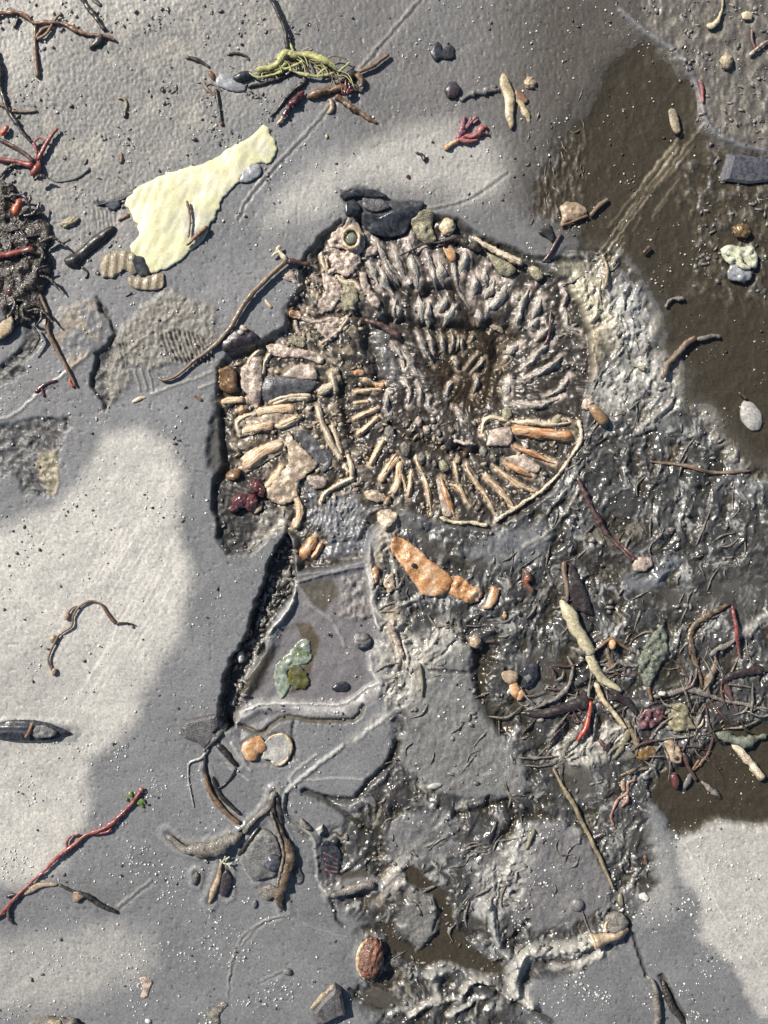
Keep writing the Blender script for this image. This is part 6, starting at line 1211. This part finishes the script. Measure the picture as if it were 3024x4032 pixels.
hs = [('mud coated arc of brown weed looping above the heap', (1435, 570, 1350, 610, 1260, 660, 1210, 730, 1200, 800, 1220, 890, 1250, 970, 1270, 1070), (12, 20, 22, 22, 22, 20, 16, 10), WEEDB),
      ('tan pointed leaf inside the brown loop', (1355, 890, 1340, 950, 1320, 1010, 1300, 1060, 1310, 1120), (8, 22, 30, 24, 14), GREYT),
      ('silted branch joining the loop to the red twig', (1310, 880, 1360, 840, 1430, 810, 1470, 770), (16, 20, 20, 14), SILTW),
      ('long thin wiry strand curling round the lower heap', (1290, 1170, 1310, 1280, 1330, 1370, 1310, 1460, 1260, 1530), (8, 9, 9, 10, 8), DKREDT),
      ('curled brown strand at the foot of the wiry one', (1300, 1480, 1250, 1540, 1220, 1560, 1260, 1500), (10, 12, 10), BROWN_T),
      ('mud rope lying level across the heap', (980, 1120, 1080, 1100, 1180, 1080, 1280, 1110, 1400, 1140, 1540, 1170, 1659, 1210), (14, 20, 26, 22, 16, 14, 10), SILTW),
      ('dark purple strap running to the picture edge above the puddle', (1370, 1040, 1460, 990, 1560, 970, 1680, 950), (26, 34, 30, 22), PLEAF),
      ('dark strap crossing under the mud rope', (1400, 1020, 1420, 1080, 1450, 1150, 1480, 1210), (20, 22, 18, 10), DKREDT),
      ('brown curved blade beside the cream stalk collar', (700, 830, 720, 900, 750, 960, 780, 1010), (12, 24, 22, 10), WEEDB),
      ('dark curved strap below the cream stalk', (690, 1070, 780, 1120, 850, 1180, 880, 1230), (18, 26, 24, 12), PLEAF),
      ('mud covered arch of weed under the bright red twig', (600, 1200, 540, 1320, 470, 1400, 440, 1480, 460, 1500), (10, 18, 22, 18, 10), SILTW),
      ('olive thin leaf hanging under the stalk root', (840, 1290, 810, 1360, 780, 1430, 740, 1490), (12, 26, 26, 10), OLIVEG),
      ('brown forked blade next to the olive thin leaf', (830, 1260, 850, 1330, 880, 1400, 870, 1480), (14, 24, 20, 8), GREYT),
      ('black sliver standing by the bright red twig', (640, 1220, 635, 1290, 625, 1380), (10, 18, 10), BLACK),
      ('mauve tipped splinter under the root of the stalk', (655, 1370, 680, 1410, 705, 1440), (12, 20, 10), PRED),
      ('upper grey strip with dark stripes below the heap', (780, 1590, 860, 1560, 950, 1545), (10, 20, 14), GREYT),
      ('dark pod like blade below the purple red leaf', (900, 1370, 960, 1390, 1010, 1400), (14, 24, 12), PLEAF)]
for lab, xy, wd, m_ in hs: single('weed_strand', lab, 'seaweed', strand(P('l', *xy), list(wd), dz=6, rag=.25, h=max(wd) * .5), m_)
single('red_twig', 'slim red twig leaning down from the brown loop', 'seaweed', strand(P('l', 1440, 575, 1455, 680, 1470, 780, 1492, 890), (12, 16, 15, 9), dz=20), RED)
single('red_twig', 'vivid scarlet twig under the long dark purple leaf', 'seaweed', strand(P('l', 605, 1145, 600, 1210, 570, 1300, 540, 1350, 520, 1380), (12, 16, 20, 16, 8), dz=16), REDV)
single('purple_leaf', 'purple red crumpled leaf in the middle of the heap', 'leaf', sheet(P('l', 880, 1250, 930, 1200, 1000, 1180, 1045, 1210, 1030, 1270, 960, 1310, 900, 1325), th=3, dome=4, wav=20, ws=17, dz=10, rag=7, edge=8), PRED)
single('tan_leaf', 'squarish olive tan leaf standing in the heap', 'leaf', sheet(P('l', 1090, 1170, 1150, 1155, 1185, 1180, 1190, 1250, 1230, 1300, 1170, 1320, 1100, 1325, 1060, 1280), th=4, dome=3, edge=10, wav=15, ws=22, dz=14, rag=6, tilt=(.12, -.1)), OLIVEG)
single('straw', 'tiny yellow curved straw by the squarish leaf', 'straw', strand(P('l', 1220, 1310, 1255, 1290, 1278, 1250), (8, 13, 8), dz=12), CREAMW)
single('white_fleck', 'bright white chip on the level mud rope', 'shell', strand(P('l', 1005, 1100, 1050, 1098), 18, dz=18), WHITE)
tl_ = Thing('tan_leaf', 'tan oval leaf with one round dark hole', 'leaf', (2650, 2950))
blade_ = tl_.add('blade', sheet(P('l', 1040, 1380, 1080, 1365, 1110, 1395, 1140, 1440, 1145, 1510, 1110, 1520, 1060, 1490, 1035, 1430), th=4, dome=4, edge=10, wav=13, ws=24, dz=10, rag=5, tilt=(.1, .05)), TANL)
tl_.add('hole', lump(*P('l', 1113, 1482)[0], 9, 9, 3, 0, .1, 2, dz=20), BLACK, parent=blade_)
single('amber_leaf', 'streaked amber leaf lying in mud under the heap', 'leaf', sheet(P('l', 870, 1400, 920, 1400, 980, 1420, 1000, 1470, 940, 1500, 870, 1490), th=3, dome=3, wav=13, ws=20, dz=6, rag=6, edge=8), AMBER)
single('dark_twig', 'dark twig with a red tip sloping below the tan oval leaf', 'twig', strand(P('l', 1150, 1450, 1180, 1520, 1210, 1580, 1235, 1625), (14, 18, 16, 14), dz=10), DKREDT)
single('pink_thread', 'salmon pink looping thread beside the muddy puddle', 'seaweed', strand(P('o', 875, 210, 830, 230, 825, 290, 770, 330, 740, 380, 730, 430, 742, 485), (9, 12, 14, 14, 12, 11, 7), dz=4, rag=.2), SALMON)
single('pink_thread', 'short fat pink segment on the salmon looping thread', 'seaweed', strand(P('o', 825, 290, 815, 330, 785, 370), (12, 18, 10), dz=6, rag=.2), SALMON)
single('tan_fleck', 'tan forked bit at the top of the salmon thread', 'seaweed', strand(P('o', 795, 210, 800, 250, 810, 280), (18, 22, 14), dz=6), TANL)
single('red_fleck', 'dark red pod half in the brown water under the heap', 'seaweed', lump(*P('o', 1108, 215)[0], 15, 34, 14, -10, .15, 3, dz=12), DKRED)
single('weed_strand', 'silvery flat strip beside the dark red pod', 'seaweed', strand(P('o', 1200, 170, 1185, 220, 1165, 270), (16, 22, 12), h=9, dz=14), STONEL)
gw = Thing('green_grey_rod', 'pale green weed wrapped on a tan rod at the puddle rim', 'seaweed', (2900, 2920))
gw.add('weed', strand(P('l', 1350, 1340, 1420, 1360, 1500, 1385, 1600, 1370, 1659, 1350), (26, 40, 38, 30, 20), h=24, dz=12, rag=.3), GGREEN)
gw.add('rod', strand(P('l', 1450, 1400, 1520, 1470, 1580, 1550, 1640, 1620), (30, 32, 34, 30), h=28, dz=8, rag=.15), RIBP)
single('weed_strand', 'row of pale beads under the brown water', 'seaweed', strand(P('o', 1270, 220, 1310, 260, 1350, 290, 1390, 330), (12, 22, 18, 22, 12), dz=4, rag=.35), SILTW)
single('straw', 'long straight straw slanting over the lower mud', 'straw', strand(P('o', 385, 140, 430, 230, 500, 340, 560, 470, 620, 590, 680, 720, 740, 860), (10, 15, 18, 16, 15, 14, 12), dz=8, rag=.12), HAIR)
bn = Thing('bone_fragment', 'knobbly tan bone like fragment beside the silt bend', 'bone', (2400, 3660))
bn.add('shaft', sheet(P('o', 600, 1110, 640, 1115, 720, 1100, 800, 1070, 835, 1090, 800, 1130, 720, 1160, 640, 1200, 620, 1180), th=16, dome=14, edge=18, wav=4, dz=6), TANL)
bn.add('head', sheet(P('o', 690, 1010, 740, 980, 800, 1000, 830, 1050, 800, 1090, 720, 1105, 680, 1070), th=18, dome=16, edge=20, wav=5, dz=6), SILTW)
bn.add('lip', strand(P('o', 600, 1115, 615, 1150, 630, 1200), (12, 16, 12), dz=22), SHELLY)
bn.add('lip', strand(P('o', 700, 1030, 685, 1060, 690, 1100), (8, 12, 10), dz=28), SHELLY)
bn.add('flake', strand(P('o', 650, 980, 640, 1010, 660, 1040), 12, dz=12), SILTW)
single('straw', 'upright yellow bract just above the bone like fragment', 'straw', strand(P('o', 785, 880, 780, 920, 795, 960), (14, 24, 10), h=12, dz=8), OLIVEG)
single('white_fleck', 'bright white chip among bubbles on the lower mud', 'shell', chunk(P('o', 890, 890, 930, 880, 955, 910, 940, 935, 895, 915), 14, .7), WHITE)
single('clear_bead', 'round clear bubble on the purple grey mud plate', 'bubble', lump(*P('o', 525, 950)[0], 26, 26, 14, 0, .08, 3), STONEL)
single('yellow_flake', 'yellow bent straw on the pale silt of the lower mud', 'straw', strand(P('o', 270, 495, 255, 540, 235, 590, 215, 620), (20, 14, 12, 8), dz=6), OLIVEG)
single('black_sliver', 'black sliver on blue mud above the pale silt tongue', 'seaweed', strand(P('n', 1590, 450, 1565, 520, 1550, 590), (8, 16, 8), dz=6), BLACK)
single('straw', 'crinkled yellow straw on pale silt by the pool', 'straw', strand(P('k', 1130, 915, 1145, 980, 1150, 1040, 1145, 1120), (8, 11, 10, 8), dz=6), OLIVEG)
single('rust_pebble', 'rusty round pebble at the end of the thin crack', 'stone', lump(*P('k', 1465, 795)[0], 22, 26, 16, 0, .2, 3), TANL)
single('black_leaf', 'dark hollow leaf curled at the bottom edge of the clay', 'seaweed', strand(P('o', 1040, 1400, 1060, 1500, 1120, 1600, 1170, 1680), (14, 28, 24, 14), dz=2), ROT)
single('silt_strap', 'pale silted strap standing up from the bottom border', 'seaweed', strand(P('o', 985, 1700, 995, 1560, 985, 1450, 960, 1380), (26, 30, 26, 14), dz=12, rag=.12), SILTW)
single('rust_chip', 'tiny rust coloured rod on the mud between straw and puddle', 'twig', strand(P('o', 925, 660, 935, 690, 940, 715), 13), RUST)

# ------------------------------------------------------------------ what nobody could count: grains, crumbs and bubbles
def grains(name, pts, smin, smax, m, label, flat=.7, sub=0, el=1.9):
    v0, f0 = ico(sub); f0 = np.array(f0)[:, ::-1]; n = len(pts); V = []
    s_ = (smin + (smax - smin) * rng.random(n) ** 2.2 * 1.25) ; a = rng.uniform(0, 6.28, n); e = rng.uniform(1 / el, el, n)
    jit = 1 + rng.uniform(-.42, .42, (n, len(v0)))
    x = v0[None, :, 0] * jit * (s_ * e)[:, None]; y = v0[None, :, 1] * jit * (s_ / e)[:, None]; z = v0[None, :, 2] * jit * (s_ * flat)[:, None]
    ca, sa = np.cos(a)[:, None], np.sin(a)[:, None]
    X = pts[:, 0:1] + x * ca - y * sa; Y = pts[:, 1:2] + x * sa + y * ca; Z = zat(pts[:, 0], pts[:, 1], H)[:, None] + z + (s_ * .3)[:, None]
    V = np.stack([(X - 1512) * S, (2016 - Y) * S, Z * S], 2).reshape(-1, 3)
    F = (f0[None] + (np.arange(n) * len(v0))[:, None, None]).reshape(-1, 3)
    me = bpy.data.meshes.new(name); me.vertices.add(len(V)); me.vertices.foreach_set('co', V.astype(np.float32).ravel())
    me.loops.add(F.size); me.loops.foreach_set('vertex_index', F.ravel().astype(np.int32)); me.polygons.add(len(F)); me.polygons.foreach_set('loop_start', np.arange(0, F.size, 3, dtype=np.int32)); me.polygons.foreach_set('loop_total', np.full(len(F), 3, np.int32))
    me.update(calc_edges=True); me.materials.append(m)
    o = bpy.data.objects.new(name, me); C.objects.link(o); tag(o, label, kind='stuff'); return o
def scatter(n, poly=None, box=(-60, 3084, -60, 4092), dens=None):
    if poly is not None:
        a = np.array(poly); box = (a[:, 0].min(), a[:, 0].max(), a[:, 1].min(), a[:, 1].max())
    p = np.column_stack([rng.uniform(box[0], box[1], n * 3), rng.uniform(box[2], box[3], n * 3)])
    if poly is not None: p = p[sdf(poly, p[:, 0], p[:, 1]) > 0]
    if dens: p = p[rng.random(len(p)) < dens(p[:, 0], p[:, 1])]
    return p[:n]
clump = lambda x, y: np.clip(.06 + 1.7 * fbm(x / 160, y / 160, 3, 91), 0.03, 1)
def litter(name, n, poly, L0, L1, w0, w1, m, label, ang=None, spread=.5, dz=(2, 9)):
    vs, fs, us, k = [], [], [], 0
    for x, y in scatter(n, poly, dens=amd):
        a = (rng.normal(ang(x, y), spread) if ang else rng.uniform(0, 6.3)); L = rng.uniform(L0, L1); c = rng.normal(0, .5)
        v, f, u = strand([(x, y), (x + L * .5 * math.cos(a), y + L * .5 * math.sin(a)), (x + L * .5 * (math.cos(a) + math.cos(a + c)), y + L * .5 * (math.sin(a) + math.sin(a + c)))], (w0 * .5, float(rng.uniform(w0, w1)), w0 * .4), dz=float(rng.uniform(*dz)), sides=5, seg=9, rag=.25)
        vs.append(v); us.append(u); fs += [tuple(q + k for q in t) for t in f]; k += len(v)
    o = single(name, label, None, (np.vstack(vs), fs, np.vstack(us)), m); o['kind'] = 'stuff'
amd = lambda x, y: np.clip(.25 + 1.2 * fbm(x / 90, y / 90, 3, 95), .06, 1)
HEAP = P('l', 180, 1150, 420, 820, 760, 900, 960, 1000, 1200, 1000, 1400, 900, 1560, 1000, 1640, 1200, 1500, 1300, 1300, 1480, 1000, 1560, 780, 1500, 620, 1420, 420, 1500, 360, 1320)
litter('weed_litter', 80, HEAP, 60, 190, 6, 15, SILTW, 'silt coated wisps of weed tangled in the heap', dz=(4, 16))
litter('weed_litter', 45, HEAP, 50, 170, 5, 13, DKREDT, 'dark red wisps of weed tangled in the heap', dz=(6, 20))
litter('weed_litter', 50, HEAP, 40, 150, 5, 13, ROT, 'black wisps of weed tangled in the heap', dz=(3, 14))
litter('silt_wisps', 160, P('z', 2150, 1050, 2420, 980, 2620, 1350, 2900, 1800, 3000, 2800, 2600, 3000, 2200, 2400, 1950, 2110, 2300, 1700), 40, 150, 5, 14, SILTW, 'stringy wisps of silt dragged over the mud', ang=lambda x, y: 2.1, spread=.45, dz=(0, 4))
litter('silt_wisps', 110, P('z', 1500, 2250, 1900, 2110, 2200, 2400, 2100, 2700, 2250, 3100, 2500, 3200, 2450, 3500, 2000, 3850, 1600, 3900, 1450, 3600, 1320, 3350, 1560, 3000, 1500, 2500), 40, 150, 5, 14, SILTW, 'stringy wisps of silt on the lower mud', ang=lambda x, y: 2.5, spread=.8, dz=(0, 4))
litter('weed_litter', 40, P('z', 2080, 250, 2300, 250, 2300, 860, 2080, 860), 20, 60, 4, 9, SILTW, 'stringy silt crumbs at the puddle brink', ang=lambda x, y: 1.6, spread=.3, dz=(0, 3))
GLINT = mat('glassy_grain_and_glint', (.80, .79, .75), (.55, .55, .53), sc=600, rough=.12, coat=.6, dirt=0)  # bright grains also stand in for sun glints on the wet mud
GRIT = mat('dark_grit', (.09, .088, .085), (.04, .04, .04), sc=600, rough=.4)
CRUMB = mat('shell_crumb', (.46, .38, .26), (.16, .125, .095), sc=140, rough=.4, c3_=(.30, .25, .19))
MUDC = mat('mud_crumb', (.27, .26, .235), (.10, .095, .088), sc=140, rough=.35, c3_=(.2, .19, .175))
grains('sand_grains', scatter(5200, dens=clump), 1.2, 4.6, GLINT, 'glassy sand grains and stand-in sun glints strewn over the wet clay', el=1.25)
grains('sand_grains', scatter(1500, P('z', 0, 2900, 700, 2900, 1200, 3700, 1500, 4032, 0, 4032), dens=clump), 1.8, 4.4, GLINT, 'coarser pale sand grains and stand-in sun glints on the lower clay', el=1.25)
grains('sand_grains', scatter(650, P('z', 2000, 3100, 3024, 3250, 3024, 4032, 2000, 4032), dens=clump), 2, 5.0, GLINT, 'bright beads, grains and stand-in sun glints on the lower mud', el=1.25)
grains('grit', scatter(1500, dens=clump), 2.5, 6.5, GRIT, 'dark grit specks on the clay', el=1.4)
grains('grit', scatter(700, P('z', 0, 0, 1300, 0, 1100, 700, 500, 1200, 0, 700), dens=clump), 3, 8, MUDC, 'gritty mud crumbs on the upper clay')
grains('shell_crumbs', scatter(900, P('z', 1180, 1050, 1400, 880, 1480, 1100, 1420, 1400, 1480, 1850, 1380, 1960, 1130, 1960, 900, 1800, 880, 1450, 1100, 1350), dens=amd), 4, 11, CRUMB, 'tan shell crumbs packed between the fossil ribs', flat=.5)
grains('shell_crumbs', scatter(450, P('z', 1400, 1650, 1600, 1650, 2280, 1640, 2250, 1800, 2000, 2030, 1700, 2040, 1480, 1980), dens=amd), 3.5, 10, CRUMB, 'tan shell crumbs between the lower ribs', flat=.5)
grains('mud_crumbs', scatter(260, P('z', 1120, 2110, 1160, 2170, 1165, 2290, 1080, 2440, 1010, 2600, 960, 2740, 925, 2860, 880, 2700, 930, 2560, 1000, 2400, 1060, 2260)), 4, 14, MUDC, 'dark rubble lying in the trench', flat=.6)
grains('mud_crumbs', scatter(450, AMM, dens=amd), 3, 8, MUDC, 'grey mud crumbs in the ammonite', flat=.5)
grains('mud_crumbs', scatter(1600, P('z', 2150, 1050, 2420, 980, 2620, 1350, 2900, 1800, 3000, 2800, 2600, 3100, 2500, 3600, 2000, 3900, 1500, 4032, 1450, 3600, 1300, 3400, 1550, 3000, 1500, 2300, 1900, 2100, 2300, 1700), dens=amd), 3, 11, MUDC, 'grey mud crumbs on the rough mud', flat=.5)
grains('mud_crumbs', scatter(420, P('z', 2500, 0, 3024, 0, 3024, 1200, 2700, 1100, 2800, 600, 2650, 250), dens=amd), 3, 10, MUDC, 'mud crumbs on the knobbly bank', flat=.5)

# alike things share a group phrase
GROUPS = dict(mussel_shell='mussel shell fragments on the mud', twig='twigs scattered over the foreshore', black_weed='strands of black weed', coralline_weed='sprigs of coralline seaweed', weed_strand='strands in the heap of weed',
              yellow_crust='yellow crusts on the fossil rim', shell_chip='small shell chips', straw='bits of straw', red_fleck='red flecks of weed', cream_flake='cream shell flakes', seed='small grey seeds', dark_stone='dark stones on the clay',
              slate_shard='slate shards', white_pebble='white pebbles', brown_lump='brown lumps', dark_piece='dark flakes and a shadow sheet', tan_leaf='tan leaves in the heap', pink_thread='pink threads', red_twig='red twigs in the heap', shell_fragment='orange shell fragments', weed_stub='weed stubs')
for o in C.objects:
    if o.parent is None and o.get('category') and o.name.split('.')[0] in GROUPS: o['group'] = GROUPS[o.name.split('.')[0]]
